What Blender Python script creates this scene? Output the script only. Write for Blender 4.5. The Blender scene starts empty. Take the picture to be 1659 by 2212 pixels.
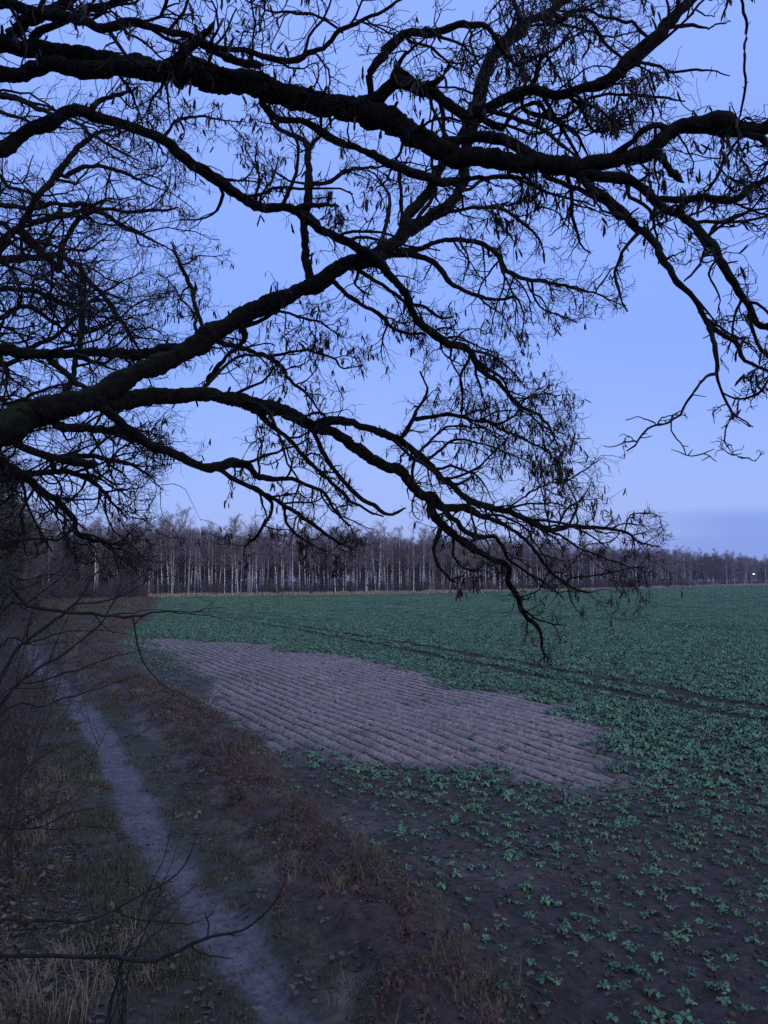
import bpy, math, numpy as np
from mathutils import Vector
sc = bpy.context.scene
rng = np.random.default_rng(11)
# ------------------------------------------------------------------ camera
F = 1662.0                      # focal length in pixels of a 1659 x 2212 picture
H = 3.5                         # eye height above the field
TH = math.atan((1250 - 1106) / F)
cam = bpy.data.cameras.new('camera'); camo = bpy.data.objects.new('camera', cam)
sc.collection.objects.link(camo); sc.camera = camo
cam.sensor_fit = 'VERTICAL'; cam.sensor_height = 24; cam.lens = 24 * F / 2212
cam.clip_start = 0.05; cam.clip_end = 6000
camo.location = (0, 0, H); camo.rotation_euler = (math.pi / 2 + TH, 0, 0)
sc.render.resolution_x = 768; sc.render.resolution_y = 1024
# ------------------------------------------------------------------ sky
SUN_EL, SUN_AZ = math.radians(12), math.radians(148)      # afterglow, low behind the viewer's right shoulder
w = bpy.data.worlds.new('World'); sc.world = w; w.use_nodes = True
nt = w.node_tree; nt.nodes.clear(); N = nt.nodes.new; K = nt.links.new
out = N('ShaderNodeOutputWorld'); bg = N('ShaderNodeBackground'); K(bg.outputs[0], out.inputs[0])
sky = N('ShaderNodeTexSky'); sky.sky_type = 'NISHITA'; sky.sun_disc = False
sky.sun_elevation = math.radians(2); sky.sun_rotation = SUN_AZ
sky.air_density = 1.0; sky.dust_density = 0.6; sky.ozone_density = 4
nis = N('ShaderNodeMix'); nis.data_type = 'RGBA'; nis.blend_type = 'MULTIPLY'; nis.inputs['Factor'].default_value = 1
K(sky.outputs[0], nis.inputs[6]); nis.inputs[7].default_value = (0.05, 0.05, 0.06, 1)
tc = N('ShaderNodeTexCoord'); sep = N('ShaderNodeSeparateXYZ'); K(tc.outputs['Generated'], sep.inputs[0])
ramp = N('ShaderNodeValToRGB'); nzs = N('ShaderNodeTexNoise'); nzs.inputs['Scale'].default_value = 3.0; nzs.inputs['Detail'].default_value = 4; K(tc.outputs['Generated'], nzs.inputs['Vector'])
mas = N('ShaderNodeMath'); mas.operation = 'MULTIPLY_ADD'; K(nzs.outputs['Fac'], mas.inputs[0]); mas.inputs[1].default_value = 0.16; mas.inputs[2].default_value = -0.08
ads = N('ShaderNodeMath'); ads.operation = 'ADD'; K(mas.outputs[0], ads.inputs[0]); K(sep.outputs['Z'], ads.inputs[1]); K(ads.outputs[0], ramp.inputs[0])
cr = ramp.color_ramp
stops = [(0.0, (0.355, 0.435, 0.84)), (0.06, (0.350, 0.445, 0.86)), (0.14, (0.325, 0.445, 0.90)), (0.30, (0.250, 0.390, 0.95)), (0.55, (0.275, 0.42, 0.99)), (1.0, (0.29, 0.44, 1.0))]
cr.elements[0].position, cr.elements[1].position = stops[0][0], stops[-1][0]
for p, c in stops[1:-1]: cr.elements.new(p)
for e, (p, c) in zip(sorted(cr.elements, key=lambda e: e.position), stops): e.color = (*c, 1)
# a low bank of cloud lying along the horizon
mp = N('ShaderNodeMapping'); mp.inputs['Scale'].default_value = (1.6, 1.6, 22); K(tc.outputs['Generated'], mp.inputs[0])
nz = N('ShaderNodeTexNoise'); nz.inputs['Scale'].default_value = 2.2; nz.inputs['Detail'].default_value = 5; K(mp.outputs[0], nz.inputs['Vector'])
ma = N('ShaderNodeMath'); ma.operation = 'MULTIPLY_ADD'; K(nz.outputs['Fac'], ma.inputs[0]); ma.inputs[1].default_value = 0.020; K(sep.outputs['Z'], ma.inputs[2])
mr = N('ShaderNodeMapRange'); mr.interpolation_type = 'SMOOTHERSTEP'; K(ma.outputs[0], mr.inputs['Value'])
mr.inputs['From Min'].default_value = 0.078; mr.inputs['From Max'].default_value = 0.101
mr.inputs['To Min'].default_value = 0.85; mr.inputs['To Max'].default_value = 0.0
cl = N('ShaderNodeMix'); cl.data_type = 'RGBA'
azm = N('ShaderNodeMath'); azm.operation = 'ARCTAN2'; K(sep.outputs['X'], azm.inputs[0]); K(sep.outputs['Y'], azm.inputs[1])
azn = N('ShaderNodeMath'); azn.operation = 'MULTIPLY_ADD'; K(nz.outputs['Fac'], azn.inputs[0]); azn.inputs[1].default_value = 0.22; K(azm.outputs[0], azn.inputs[2])
azr = N('ShaderNodeMapRange'); azr.interpolation_type = 'SMOOTHSTEP'; K(azn.outputs[0], azr.inputs['Value']); azr.inputs['From Min'].default_value = 0.33; azr.inputs['From Max'].default_value = 0.56
azx = N('ShaderNodeMath'); azx.operation = 'MULTIPLY'; K(azr.outputs[0], azx.inputs[0]); K(mr.outputs[0], azx.inputs[1]); K(azx.outputs[0], cl.inputs['Factor'])
K(ramp.outputs[0], cl.inputs[6]); cl.inputs[7].default_value = (0.205, 0.305, 0.77, 1)
add = N('ShaderNodeMix'); add.data_type = 'RGBA'; add.blend_type = 'ADD'; add.inputs['Factor'].default_value = 1.0
K(cl.outputs[2], add.inputs[6]); K(nis.outputs[2], add.inputs[7])
K(add.outputs[2], bg.inputs[0]); bg.inputs[1].default_value = 1.04
# ------------------------------------------------------------------ sun (after-glow)
sl = bpy.data.lights.new('sun', 'SUN'); slo = bpy.data.objects.new('sun', sl); sc.collection.objects.link(slo)
sl.energy = 1.2; sl.angle = math.radians(30); sl.color = (1.0, 0.88, 0.90)
sd = Vector((math.sin(SUN_AZ) * math.cos(SUN_EL), math.cos(SUN_AZ) * math.cos(SUN_EL), math.sin(SUN_EL)))
slo.rotation_euler = sd.to_track_quat('Z', 'Y').to_euler()
sc.view_settings.view_transform = 'Standard'; sc.view_settings.look = 'None'
sc.view_settings.exposure = 0.0; sc.view_settings.gamma = 1; sc.view_settings.use_curve_mapping = False
sc.cycles.use_denoising = False
sc.cycles.max_bounces = 5; sc.cycles.diffuse_bounces = 3; sc.cycles.glossy_bounces = 2; sc.cycles.transparent_max_bounces = 6
# ------------------------------------------------------------------ helpers
COL = sc.collection
def at(px, py, depth):
    """point seen at a pixel at a given depth"""
    x = (px - 829.5) / F; v = (1106 - py) / F
    return np.array([x * depth, (math.cos(TH) - v * math.sin(TH)) * depth, H + (math.sin(TH) + v * math.cos(TH)) * depth])
def gr(px, py):
    """point of the flat ground seen at a pixel"""
    x = (px - 829.5) / F; v = (1106 - py) / F
    t = -H / (math.sin(TH) + v * math.cos(TH))
    return np.array([x * t, (math.cos(TH) - v * math.sin(TH)) * t])
def proj(p):
    q = p - np.array([0, 0, H]); d = q[..., 1] * math.cos(TH) + q[..., 2] * math.sin(TH)
    u = -q[..., 1] * math.sin(TH) + q[..., 2] * math.cos(TH)
    return 829.5 + F * q[..., 0] / d, 1106 - F * u / d
def nrm(a): return a / np.maximum(np.linalg.norm(a, axis=-1, keepdims=True), 1e-9)
def hsh(i, j, s):
    n = (i * 374761393 + j * 668265263 + s * 1442695041) & 0xffffffff
    n = ((n ^ (n >> 13)) * 1274126177) & 0xffffffff
    return ((n ^ (n >> 16)) & 0xffffff) / float(0xffffff)
def vnoise(x, y, s=0):
    xi = np.floor(x).astype(np.int64); yi = np.floor(y).astype(np.int64)
    fx = x - xi; fy = y - yi; fx = fx * fx * (3 - 2 * fx); fy = fy * fy * (3 - 2 * fy)
    a = hsh(xi, yi, s); b = hsh(xi + 1, yi, s); c = hsh(xi, yi + 1, s); d = hsh(xi + 1, yi + 1, s)
    return (a * (1 - fx) + b * fx) * (1 - fy) + (c * (1 - fx) + d * fx) * fy
def fbm(x, y, s=0, o=4):
    t = 0; a = 0.5; n = 0
    for k in range(o):
        c_, s_ = math.cos(0.6 + 1.1 * k), math.sin(0.6 + 1.1 * k)
        t = t + a * vnoise((x * c_ - y * s_) * 2.03 ** k, (x * s_ + y * c_) * 2.03 ** k, s + k * 17); n += a; a *= 0.5
    return t / n
def sst(a, b, x):
    t = np.clip((x - a) / (b - a), 0, 1); return t * t * (3 - 2 * t)
class MB:
    """collects vertices and faces (quads or triangles) into one mesh"""
    def __init__(s): s.v = []; s.q = []; s.t = []; s.n = 0
    def add(s, v, q=None, t=None):
        if q is not None and len(q): s.q.append(np.asarray(q) + s.n)
        if t is not None and len(t): s.t.append(np.asarray(t) + s.n)
        s.v.append(np.asarray(v, float).reshape(-1, 3)); s.n += len(s.v[-1])
    def mesh(s, name, mat, smooth=True):
        me = bpy.data.meshes.new(name)
        v = np.concatenate(s.v) if s.v else np.zeros((0, 3))
        q = np.concatenate(s.q).reshape(-1) if s.q else np.zeros(0, int)
        t = np.concatenate(s.t).reshape(-1) if s.t else np.zeros(0, int)
        me.vertices.add(len(v)); me.vertices.foreach_set('co', v.astype(np.float32).reshape(-1))
        loops = np.concatenate([q, t]).astype(np.int32); nq, ntr = len(q) // 4, len(t) // 3
        me.loops.add(len(loops)); me.loops.foreach_set('vertex_index', loops)
        me.polygons.add(nq + ntr)
        me.polygons.foreach_set('loop_start', np.concatenate([np.arange(nq) * 4, nq * 4 + np.arange(ntr) * 3]).astype(np.int32))
        if smooth: me.polygons.foreach_set('use_smooth', np.ones(nq + ntr, bool))
        me.update(calc_edges=True); me.materials.append(mat)
        return me
    def tubes(s, P, R, sides=4, rough=0.0):
        """P (M,K,3) centre lines, R (M,K) radii"""
        P = np.asarray(P, float); R = np.asarray(R, float)
        if P.ndim == 2: P = P[None]; R = R[None]
        M, Kn, _ = P.shape
        if M == 0: return
        T = np.empty_like(P); T[:, 1:-1] = P[:, 2:] - P[:, :-2]; T[:, 0] = P[:, 1] - P[:, 0]; T[:, -1] = P[:, -1] - P[:, -2]
        T = nrm(T)
        ref = np.where(np.abs(nrm(P[:, -1] - P[:, 0])[:, 2:3]) > 0.8, np.array([[1., .13, 0]]), np.array([[.11, .07, 1.]]))[:, None, :]
        U = nrm(np.cross(T, np.broadcast_to(ref, T.shape))); V = np.cross(T, U)
        a = np.arange(sides) * 2 * math.pi / sides
        rr = R[:, :, None, None] * np.ones((1, 1, sides, 1))
        if rough > 0:
            rr = rr * (1 + rough * (rng.random(rr.shape) - 0.5))
        v = P[:, :, None, :] + rr * (np.cos(a)[None, None, :, None] * U[:, :, None, :] + np.sin(a)[None, None, :, None] * V[:, :, None, :])
        base = (np.arange(M) * Kn * sides)[:, None, None]
        k = (np.arange(Kn - 1) * sides)[None, :, None]; j = np.arange(sides)[None, None, :]; j2 = (j + 1) % sides
        q = np.stack([base + k + j, base + k + j2, base + k + sides + j2, base + k + sides + j], -1).reshape(-1, 4)
        tt = []
        e = (np.arange(M) * Kn * sides)[:, None] + (Kn - 1) * sides
        for m in range(1, sides - 1): tt.append(np.stack([e[:, 0], e[:, 0] + m, e[:, 0] + m + 1], -1))
        s.add(v, q, np.concatenate(tt))
def link(name, data, parent=None, **props):
    o = bpy.data.objects.new(name, data); COL.objects.link(o)
    if parent is not None: o.parent = parent
    for k, v in props.items(): o[k] = v
    return o
def thing(name, loc, label, cat, group=None):
    o = link(name, None, None, label=label, category=cat); o.location = loc; o.empty_display_size = 0.2
    if group: o['group'] = group
    return o
def catmull(P, n):
    """smooth resampling of a polyline (any number of columns)"""
    P = np.asarray(P, float); m = len(P)
    if m == 2: return P[0] + (P[1] - P[0]) * np.linspace(0, 1, n)[:, None]
    Q = np.vstack([2 * P[0] - P[1], P, 2 * P[-1] - P[-2]])
    d = np.concatenate([[0], np.cumsum(np.linalg.norm(np.diff(P[:, :3], axis=0), axis=1) + 1e-6)])
    s = np.linspace(0, d[-1], n); i = np.clip(np.searchsorted(d, s, 'right') - 1, 0, m - 2)
    t = ((s - d[i]) / (d[i + 1] - d[i]))[:, None]
    p0, p1, p2, p3 = Q[i], Q[i + 1], Q[i + 2], Q[i + 3]
    return 0.5 * (2 * p1 + (p2 - p0) * t + (2 * p0 - 5 * p1 + 4 * p2 - p3) * t ** 2 + (3 * p1 - p0 - 3 * p2 + p3) * t ** 3)
def sprout(pos, tan, length, r0, Kn, sig, grav, ang=(35, 75), tip=0.35, flat=0.0):
    """M twigs growing from pos, leaving tan at an angle and wandering"""
    M = len(pos)
    perp = rng.normal(size=(M, 3)); perp[:, 2] *= (1 - flat)
    perp = nrm(perp - tan * np.sum(perp * tan, 1, keepdims=True))
    a = np.radians(rng.uniform(ang[0], ang[1], M))[:, None]
    d = nrm(tan * np.cos(a) + perp * np.sin(a))
    P = np.empty((M, Kn, 3)); P[:, 0] = pos; st = (np.asarray(length) / (Kn - 1))[:, None]
    for k in range(1, Kn):
        P[:, k] = P[:, k - 1] + d * st
        d = nrm(d + rng.normal(size=(M, 3)) * sig + np.array([0, 0, grav]))
    R = np.asarray(r0)[:, None] * np.linspace(1, tip, Kn)[None, :]
    return P, R
def children(P, R, n, tmin=0.15, tmax=1.0):
    """n random attachment points on each twig: position, tangent, radius, fraction"""
    M, Kn, _ = P.shape
    t = rng.uniform(tmin, tmax, (M, n)); x = t * (Kn - 1); i = np.minimum(x.astype(int), Kn - 2); f = (x - i)[..., None]
    m = np.arange(M)[:, None]
    pos = P[m, i] * (1 - f) + P[m, i + 1] * f; tan = nrm(P[m, i + 1] - P[m, i])
    r = R[m, i]
    return pos.reshape(-1, 3), tan.reshape(-1, 3), r.reshape(-1), t.reshape(-1)
# ------------------------------------------------------------------ materials
def mat(name): 
    m = bpy.data.materials.new(name); m.use_nodes = True; n = m.node_tree
    b = n.nodes['Principled BSDF']; return m, n, b
def noisy(name, c1, c2, scale, rough=0.85, bump=0.0, bscale=None, obj_var=0.0, spec=0.3, dist=0.02):
    m, n, b = mat(name); N = n.nodes.new; K = n.links.new
    tc = N('ShaderNodeTexCoord'); nz = N('ShaderNodeTexNoise'); nz.inputs['Scale'].default_value = scale; nz.inputs['Detail'].default_value = 6; nz.inputs['Roughness'].default_value = 0.65
    K(tc.outputs['Object'], nz.inputs['Vector'])
    r = N('ShaderNodeValToRGB'); r.color_ramp.elements[0].position = 0.35; r.color_ramp.elements[1].position = 0.65
    r.color_ramp.elements[0].color = (*c1, 1); r.color_ramp.elements[1].color = (*c2, 1); K(nz.outputs['Fac'], r.inputs[0])
    last = r.outputs[0]
    if obj_var:
        oi = N('ShaderNodeObjectInfo'); hv = N('ShaderNodeHueSaturation'); mr = N('ShaderNodeMapRange'); K(oi.outputs['Random'], mr.inputs[0])
        mr.inputs['To Min'].default_value = 1 - obj_var; mr.inputs['To Max'].default_value = 1 + obj_var
        K(mr.outputs[0], hv.inputs['Value']); K(last, hv.inputs['Color']); last = hv.outputs[0]
    K(last, b.inputs['Base Color']); b.inputs['Roughness'].default_value = rough; b.inputs['Specular IOR Level'].default_value = spec
    if bump:
        n2 = N('ShaderNodeTexNoise'); n2.inputs['Scale'].default_value = bscale or scale * 3; n2.inputs['Detail'].default_value = 5; K(tc.outputs['Object'], n2.inputs['Vector'])
        bp = N('ShaderNodeBump'); bp.inputs['Strength'].default_value = bump; bp.inputs['Distance'].default_value = dist; K(n2.outputs['Fac'], bp.inputs['Height']); K(bp.outputs[0], b.inputs['Normal'])
    return m
def bark_material(name, bark1, bark2, moss, mossiness):
    """furrowed bark with moss along the top of the limbs"""
    m, n, b = mat(name); N = n.nodes.new; K = n.links.new
    tc = N('ShaderNodeTexCoord'); nz = N('ShaderNodeTexNoise'); nz.inputs['Scale'].default_value = 14; nz.inputs['Detail'].default_value = 8; nz.inputs['Roughness'].default_value = 0.7
    K(tc.outputs['Object'], nz.inputs['Vector'])
    r = N('ShaderNodeValToRGB'); r.color_ramp.elements[0].position = 0.36; r.color_ramp.elements[1].position = 0.66
    r.color_ramp.elements[0].color = (*bark1, 1); r.color_ramp.elements[1].color = (*bark2, 1); K(nz.outputs['Fac'], r.inputs[0])
    ge = N('ShaderNodeNewGeometry'); sp = N('ShaderNodeSeparateXYZ'); K(ge.outputs['Normal'], sp.inputs[0])
    n2 = N('ShaderNodeTexNoise'); n2.inputs['Scale'].default_value = 5; n2.inputs['Detail'].default_value = 6; K(tc.outputs['Object'], n2.inputs['Vector'])
    a = N('ShaderNodeMath'); a.operation = 'MULTIPLY_ADD'; K(n2.outputs['Fac'], a.inputs[0]); a.inputs[1].default_value = 1.6; K(sp.outputs['Z'], a.inputs[2])
    mr = N('ShaderNodeMapRange'); K(a.outputs[0], mr.inputs['Value']); mr.inputs['From Min'].default_value = 1.15; mr.inputs['From Max'].default_value = 1.7; mr.inputs['To Max'].default_value = mossiness
    mx = N('ShaderNodeMix'); mx.data_type = 'RGBA'; K(mr.outputs[0], mx.inputs['Factor']); K(r.outputs[0], mx.inputs[6]); mx.inputs[7].default_value = (*moss, 1)
    K(mx.outputs[2], b.inputs['Base Color']); b.inputs['Roughness'].default_value = 0.95; b.inputs['Specular IOR Level'].default_value = 0.15
    bp = N('ShaderNodeBump'); bp.inputs['Strength'].default_value = 0.9; bp.inputs['Distance'].default_value = 0.03; K(nz.outputs['Fac'], bp.inputs['Height']); K(bp.outputs[0], b.inputs['Normal'])
    return m
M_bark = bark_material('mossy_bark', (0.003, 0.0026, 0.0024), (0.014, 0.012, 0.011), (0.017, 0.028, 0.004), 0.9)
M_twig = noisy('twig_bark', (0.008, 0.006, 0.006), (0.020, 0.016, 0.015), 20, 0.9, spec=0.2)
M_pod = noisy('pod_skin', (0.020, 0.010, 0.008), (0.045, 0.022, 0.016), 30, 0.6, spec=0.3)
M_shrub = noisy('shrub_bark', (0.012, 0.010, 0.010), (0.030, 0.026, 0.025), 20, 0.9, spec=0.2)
M_btwig = noisy('birch_twig', (0.17, 0.125, 0.12), (0.26, 0.19, 0.18), 0.5, 0.9, obj_var=0.3, spec=0.1)
M_dtwig = noisy('wood_twig', (0.070, 0.053, 0.046), (0.125, 0.095, 0.082), 0.6, 0.9, obj_var=0.35, spec=0.1)
M_dtrunk = noisy('wood_trunk', (0.050, 0.040, 0.034), (0.11, 0.09, 0.078), 1.5, 0.95, obj_var=0.3, spec=0.1)
M_pine = noisy('pine_needles', (0.012, 0.020, 0.010), (0.028, 0.042, 0.018), 1.2, 0.8, obj_var=0.2, spec=0.2)
M_straw = noisy('dry_grass', (0.26, 0.185, 0.11), (0.42, 0.31, 0.19), 1.2, 0.9, spec=0.1)
M_dgrass = noisy('verge_grass', (0.080, 0.080, 0.032), (0.17, 0.14, 0.07), 1.3, 0.85, spec=0.15)
M_rust = noisy('withered_herb', (0.098, 0.046, 0.032), (0.180, 0.112, 0.078), 0.7, 0.9, spec=0.15)
M_leaf = noisy('crop_leaf', (0.078, 0.160, 0.064), (0.150, 0.285, 0.100), 3.0, 0.45, obj_var=0.40, spec=0.45)
M_oleaf = noisy('old_crop_leaf', (0.075, 0.095, 0.045), (0.15, 0.15, 0.075), 4.0, 0.6, obj_var=0.3, spec=0.3)
M_yleaf = noisy('yellowed_leaf', (0.20, 0.17, 0.07), (0.34, 0.28, 0.15), 6.0, 0.6, spec=0.3)
M_litter = noisy('dead_leaf', (0.085, 0.054, 0.038), (0.19, 0.125, 0.085), 1.7, 0.7, obj_var=0.4, spec=0.25)
def birch_bark():
    m, n, b = mat('birch_bark'); N = n.nodes.new; K = n.links.new
    tc = N('ShaderNodeTexCoord'); mp = N('ShaderNodeMapping'); mp.inputs['Scale'].default_value = (3, 3, 7); K(tc.outputs['Object'], mp.inputs[0])
    nz = N('ShaderNodeTexNoise'); nz.inputs['Scale'].default_value = 0.5; nz.inputs['Detail'].default_value = 6; K(mp.outputs[0], nz.inputs['Vector'])
    r = N('ShaderNodeValToRGB'); r.color_ramp.elements[0].position = 0.40; r.color_ramp.elements[1].position = 0.50
    r.color_ramp.elements[0].color = (0.05, 0.045, 0.045, 1); r.color_ramp.elements[1].color = (0.80, 0.76, 0.72, 1); K(nz.outputs['Fac'], r.inputs[0])
    oi = N('ShaderNodeObjectInfo'); hv = N('ShaderNodeHueSaturation'); mr = N('ShaderNodeMapRange'); K(oi.outputs['Random'], mr.inputs[0])
    mr.inputs['To Min'].default_value = 0.45; mr.inputs['To Max'].default_value = 1.15
    K(mr.outputs[0], hv.inputs['Value']); K(r.outputs[0], hv.inputs['Color']); K(hv.outputs[0], b.inputs['Base Color']); b.inputs['Roughness'].default_value = 0.8
    return m
M_birch = birch_bark()
def soil_material():
    m, n, b = mat('ground_soil'); N = n.nodes.new; K = n.links.new
    at_ = N('ShaderNodeAttribute'); at_.attribute_name = 'tint'
    tc = N('ShaderNodeTexCoord')
    def nzz(s, d=6):
        z = N('ShaderNodeTexNoise'); z.inputs['Scale'].default_value = s; z.inputs['Detail'].default_value = d; z.inputs['Roughness'].default_value = 0.7; K(tc.outputs['Object'], z.inputs['Vector']); return z
    a1 = nzz(9); a2 = nzz(1.1)
    mr = N('ShaderNodeMapRange'); K(a1.outputs['Fac'], mr.inputs[0]); mr.inputs['From Min'].default_value = 0.3; mr.inputs['From Max'].default_value = 0.7; mr.inputs['To Min'].default_value = 0.45; mr.inputs['To Max'].default_value = 1.5
    mr2 = N('ShaderNodeMapRange'); K(a2.outputs['Fac'], mr2.inputs[0]); mr2.inputs['From Min'].default_value = 0.3; mr2.inputs['From Max'].default_value = 0.7; mr2.inputs['To Min'].default_value = 0.8; mr2.inputs['To Max'].default_value = 1.2
    mm = N('ShaderNodeMath'); mm.operation = 'MULTIPLY'; K(mr.outputs[0], mm.inputs[0]); K(mr2.outputs[0], mm.inputs[1])
    mx = N('ShaderNodeVectorMath'); mx.operation = 'SCALE'; K(at_.outputs['Color'], mx.inputs[0]); K(mm.outputs[0], mx.inputs['Scale'])
    K(mx.outputs[0], b.inputs['Base Color']); b.inputs['Roughness'].default_value = 0.9; b.inputs['Specular IOR Level'].default_value = 0.25
    bp = N('ShaderNodeBump'); bp.inputs['Strength'].default_value = 0.8; bp.inputs['Distance'].default_value = 0.05; K(nzz(16, 8).outputs['Fac'], bp.inputs['Height']); K(bp.outputs[0], b.inputs['Normal'])
    return m
M_soil = soil_material()
# ------------------------------------------------------------------ the lie of the land
def Z(n, pts): # zoom-window coordinates to picture pixels
    ox, oy = {1: (0, 0), 2: (829.5, 0), 3: (0, 553), 4: (829.5, 553), 5: (0, 1037), 6: (829.5, 1037), 7: (0, 1590), 8: (829.5, 1590)}[n]
    return [(ox + p[0] / 2, oy + p[1] / 2) + tuple(p[2:]) for p in pts]
def poly(pts): return np.array([gr(*p) for p in pts])
RUT = np.vstack([[[-0.35, 3.0]], poly(Z(7, [(1250, 1244), (1190, 1150), (1050, 950), (950, 790), (820, 650), (660, 450), (570, 250), (500, 100), (440, 0)])), poly(Z(5, [(400, 1050), (300, 930), (220, 850), (150, 740)])), [[-24.5, 50], [-35, 62], [-60, 80]]])
VERGE = np.array([[1.3, 2.0], [0.42, 6.5], [-0.1, 8.2], [-0.95, 10.4], [-1.85, 12.3], [-3.4, 16.1], [-6.0, 21.5], [-11.4, 31.0], [-15.0, 41], [-18.5, 52], [-21.5, 65], [-31, 100], [-43, 141]])
PATCH = poly([(300, 1378), (500, 1387), (800, 1425), (1000, 1475), (1235, 1545), (1268, 1570), (1300, 1640), (1312, 1692), (1200, 1690), (1000, 1650), (800, 1640), (600, 1610), (450, 1550), (430, 1480), (330, 1400)])
EDGE = np.array([[-52, 100], [-58, 125], [-42.8, 143.2], [0, 172.7], [48.2, 217.4], [131, 326], [208, 419], [330, 565], [560, 840]])   # far wood
UDIR = np.array([0.478, -0.878]); NDIR = np.array([0.878, 0.478]); ROW = 0.38
def sdist(x, y, L):
    """signed distance to a polyline, positive on its right-hand side"""
    best = np.full(np.shape(x), 1e9); sg = np.zeros(np.shape(x))
    for a, b in zip(L[:-1], L[1:]):
        d = b - a; t = np.clip(((x - a[0]) * d[0] + (y - a[1]) * d[1]) / (d @ d), 0, 1)
        dx = x - a[0] - t * d[0]; dy = y - a[1] - t * d[1]; r = np.hypot(dx, dy)
        s = np.sign(d[1] * dx - d[0] * dy); m = r < best; best = np.where(m, r, best); sg = np.where(m, s, sg)
    return best * sg
def inside(x, y, L):
    c = np.zeros(np.shape(x), bool); n = len(L)
    for i in range(n):
        a, b = L[i], L[(i + 1) % n]
        with np.errstate(divide='ignore', invalid='ignore'):
            c ^= ((a[1] > y) != (b[1] > y)) & (x < (b[0] - a[0]) * (y - a[1]) / (b[1] - a[1]) + a[0])
    return c
def zones(x, y):
    n = fbm(x * 0.9, y * 0.9, 5) - 0.5; n2 = fbm(x * 0.22, y * 0.22, 9) - 0.5
    dp = sdist(x, y, RUT); dv = sdist(x, y, VERGE); de = sdist(x, y, EDGE)
    wid = 0.19 + 0.007 * np.clip(y, 0, 60)
    rut = 1 - sst(wid * 0.7, wid * 1.25, np.abs(dp) + n * 0.32)
    rut2 = (1 - sst(0.15, 0.5, np.abs(dp - 1.0 - 0.012 * y) + n * 0.5)) * 0.35
    vw = 0.36 + 0.016 * np.clip(y, 0, 60)
    rust = 1 - sst(vw * 0.45, vw * 1.6, np.abs(dv) + n * 0.9 + n2 * 0.5)
    sand = 1 - sst(0.10, 0.42, np.abs(dv + vw + 0.16) + n * 0.7)
    pdist = np.abs(sdist(x, y, np.vstack([PATCH, PATCH[:1]]))) * np.where(inside(x, y, PATCH), 1, -1); ip = sst(-0.7, 0.7, pdist + n * 2.6 + n2 * 2.0)
    field = sst(vw - 0.1, vw + 0.3, dv + n * 0.4) * sst(0.0, 1.5, de + 0.5)
    # sparse crop close to the verge and the near headland, thick further out
    head = sst(0.8, 5.0, dv + n2 * 5.0 + n * 2.0) ; head = np.where(y > 40, np.maximum(head, sst(0.5, 3, dv)), head)
    wood = sst(0.8, 2.6, -dp + n * 1.5); fwood = 1 - sst(-3.5, -1.0, de)
    return dict(n=n, n2=n2, dp=dp, dv=dv, de=de, rut=rut, rut2=rut2, rust=rust, sand=sand, patch=ip * field, field=field, head=head, wood=wood * (1 - field), fwood=fwood)
TR1 = np.array([[-20.6, 84.0], [0.0, 39.4], [9.4, 19.2]]); _d = nrm((TR1[0] - TR1[2])[None])[0]
TN = np.array([-_d[1], _d[0]])
if TN[0] < 0: TN = -TN
TR0 = TR1[2] @ TN
def tram(x, y):
    s = (x * TN[0] + y * TN[1]) - TR0
    s = s + 0.25 * np.sin((y + 5) * 0.11)
    p = np.minimum(np.abs(s), np.abs(s - 1.7))
    for k in (1, 2, 3, 4, 5, 6): p = np.minimum(p, np.minimum(np.abs(s - 27 * k), np.abs(s - 27 * k - 1.7)))
    return p
def height(x, y, z=None):
    z = z or zones(x, y)
    s = x * NDIR[0] + y * NDIR[1] + 0.10 * z['n2']
    near = sst(70, 45, y)
    fr = (s / ROW) % 1.0 - 0.5; h = (0.038 * np.cos(fr * 2 * math.pi) - 0.10 * np.exp(-((np.abs(fr) - 0.5) / 0.15) ** 2)) * z['patch'] * (0.55 + 0.8 * fbm(x * 0.8, y * 0.8, 31)) * near
    h = h + 0.012 * np.sin(2 * math.pi * s / ROW) * z['field'] * (1 - z['patch']) * near
    xr, yr = x * 0.83 + y * 0.56, y * 0.83 - x * 0.56
    h = h + (fbm(xr * 5, yr * 5, 3) - 0.5) * 0.09 * z['field'] * (1 - 0.85 * z['patch']) + (fbm(x * 0.3, y * 0.3, 2) - 0.5) * 0.18 * z['field'] * near
    h = h - 0.05 * z['rut'] - 0.035 * z['rut2'] + 0.22 * z['rust'] * (0.6 + 0.8 * fbm(x * 2.3, y * 2.3, 8)) + 0.05 * z['sand']
    h = h + z['wood'] * 0.10 + 0.045 * np.clip(-z['dp'] - 1.2, 0, 14) * (1 - z['field']) + (fbm(x * 2, y * 2, 14) - 0.5) * 0.16 * z['wood'] + (fbm(xr * 4, yr * 4, 44) - 0.5) * 0.05 * (1 - 0.95 * z['patch'])
    h = h - 0.12 * (1 - sst(0.15, 0.40, tram(x, y))) * z['field'] * (1 - z['patch'])
    return h
def grow_axis(a, b, s0, far, g=1.09):
    c = list(np.arange(a, b, s0)); st = s0; x = c[-1]
    while x < far: st *= g; x += st; c.append(x)
    st = s0; x = a; l = []
    while x > -far: st *= g; x -= st; l.append(x)
    return np.array(l[::-1] + c)
gx = grow_axis(-16, 11, 0.075, 1300)
ys = [5.0]; 
while ys[-1] < 1300: ys.append(ys[-1] + max(0.055, min(0.0042 * ys[-1], 0.13) if ys[-1] < 48 else 0.0045 * ys[-1] * (1 + max(0, ys[-1] - 60) / 120)))
yb = [5.0]; st = 0.15
while yb[-1] > -1300: st *= 1.14; yb.append(yb[-1] - st)
gy = np.array(yb[:0:-1] + ys)
GX, GY = np.meshgrid(gx, gy)
GX = GX + 0; gz = zones(GX, GY); GZ = height(GX, GY, gz)
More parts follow.
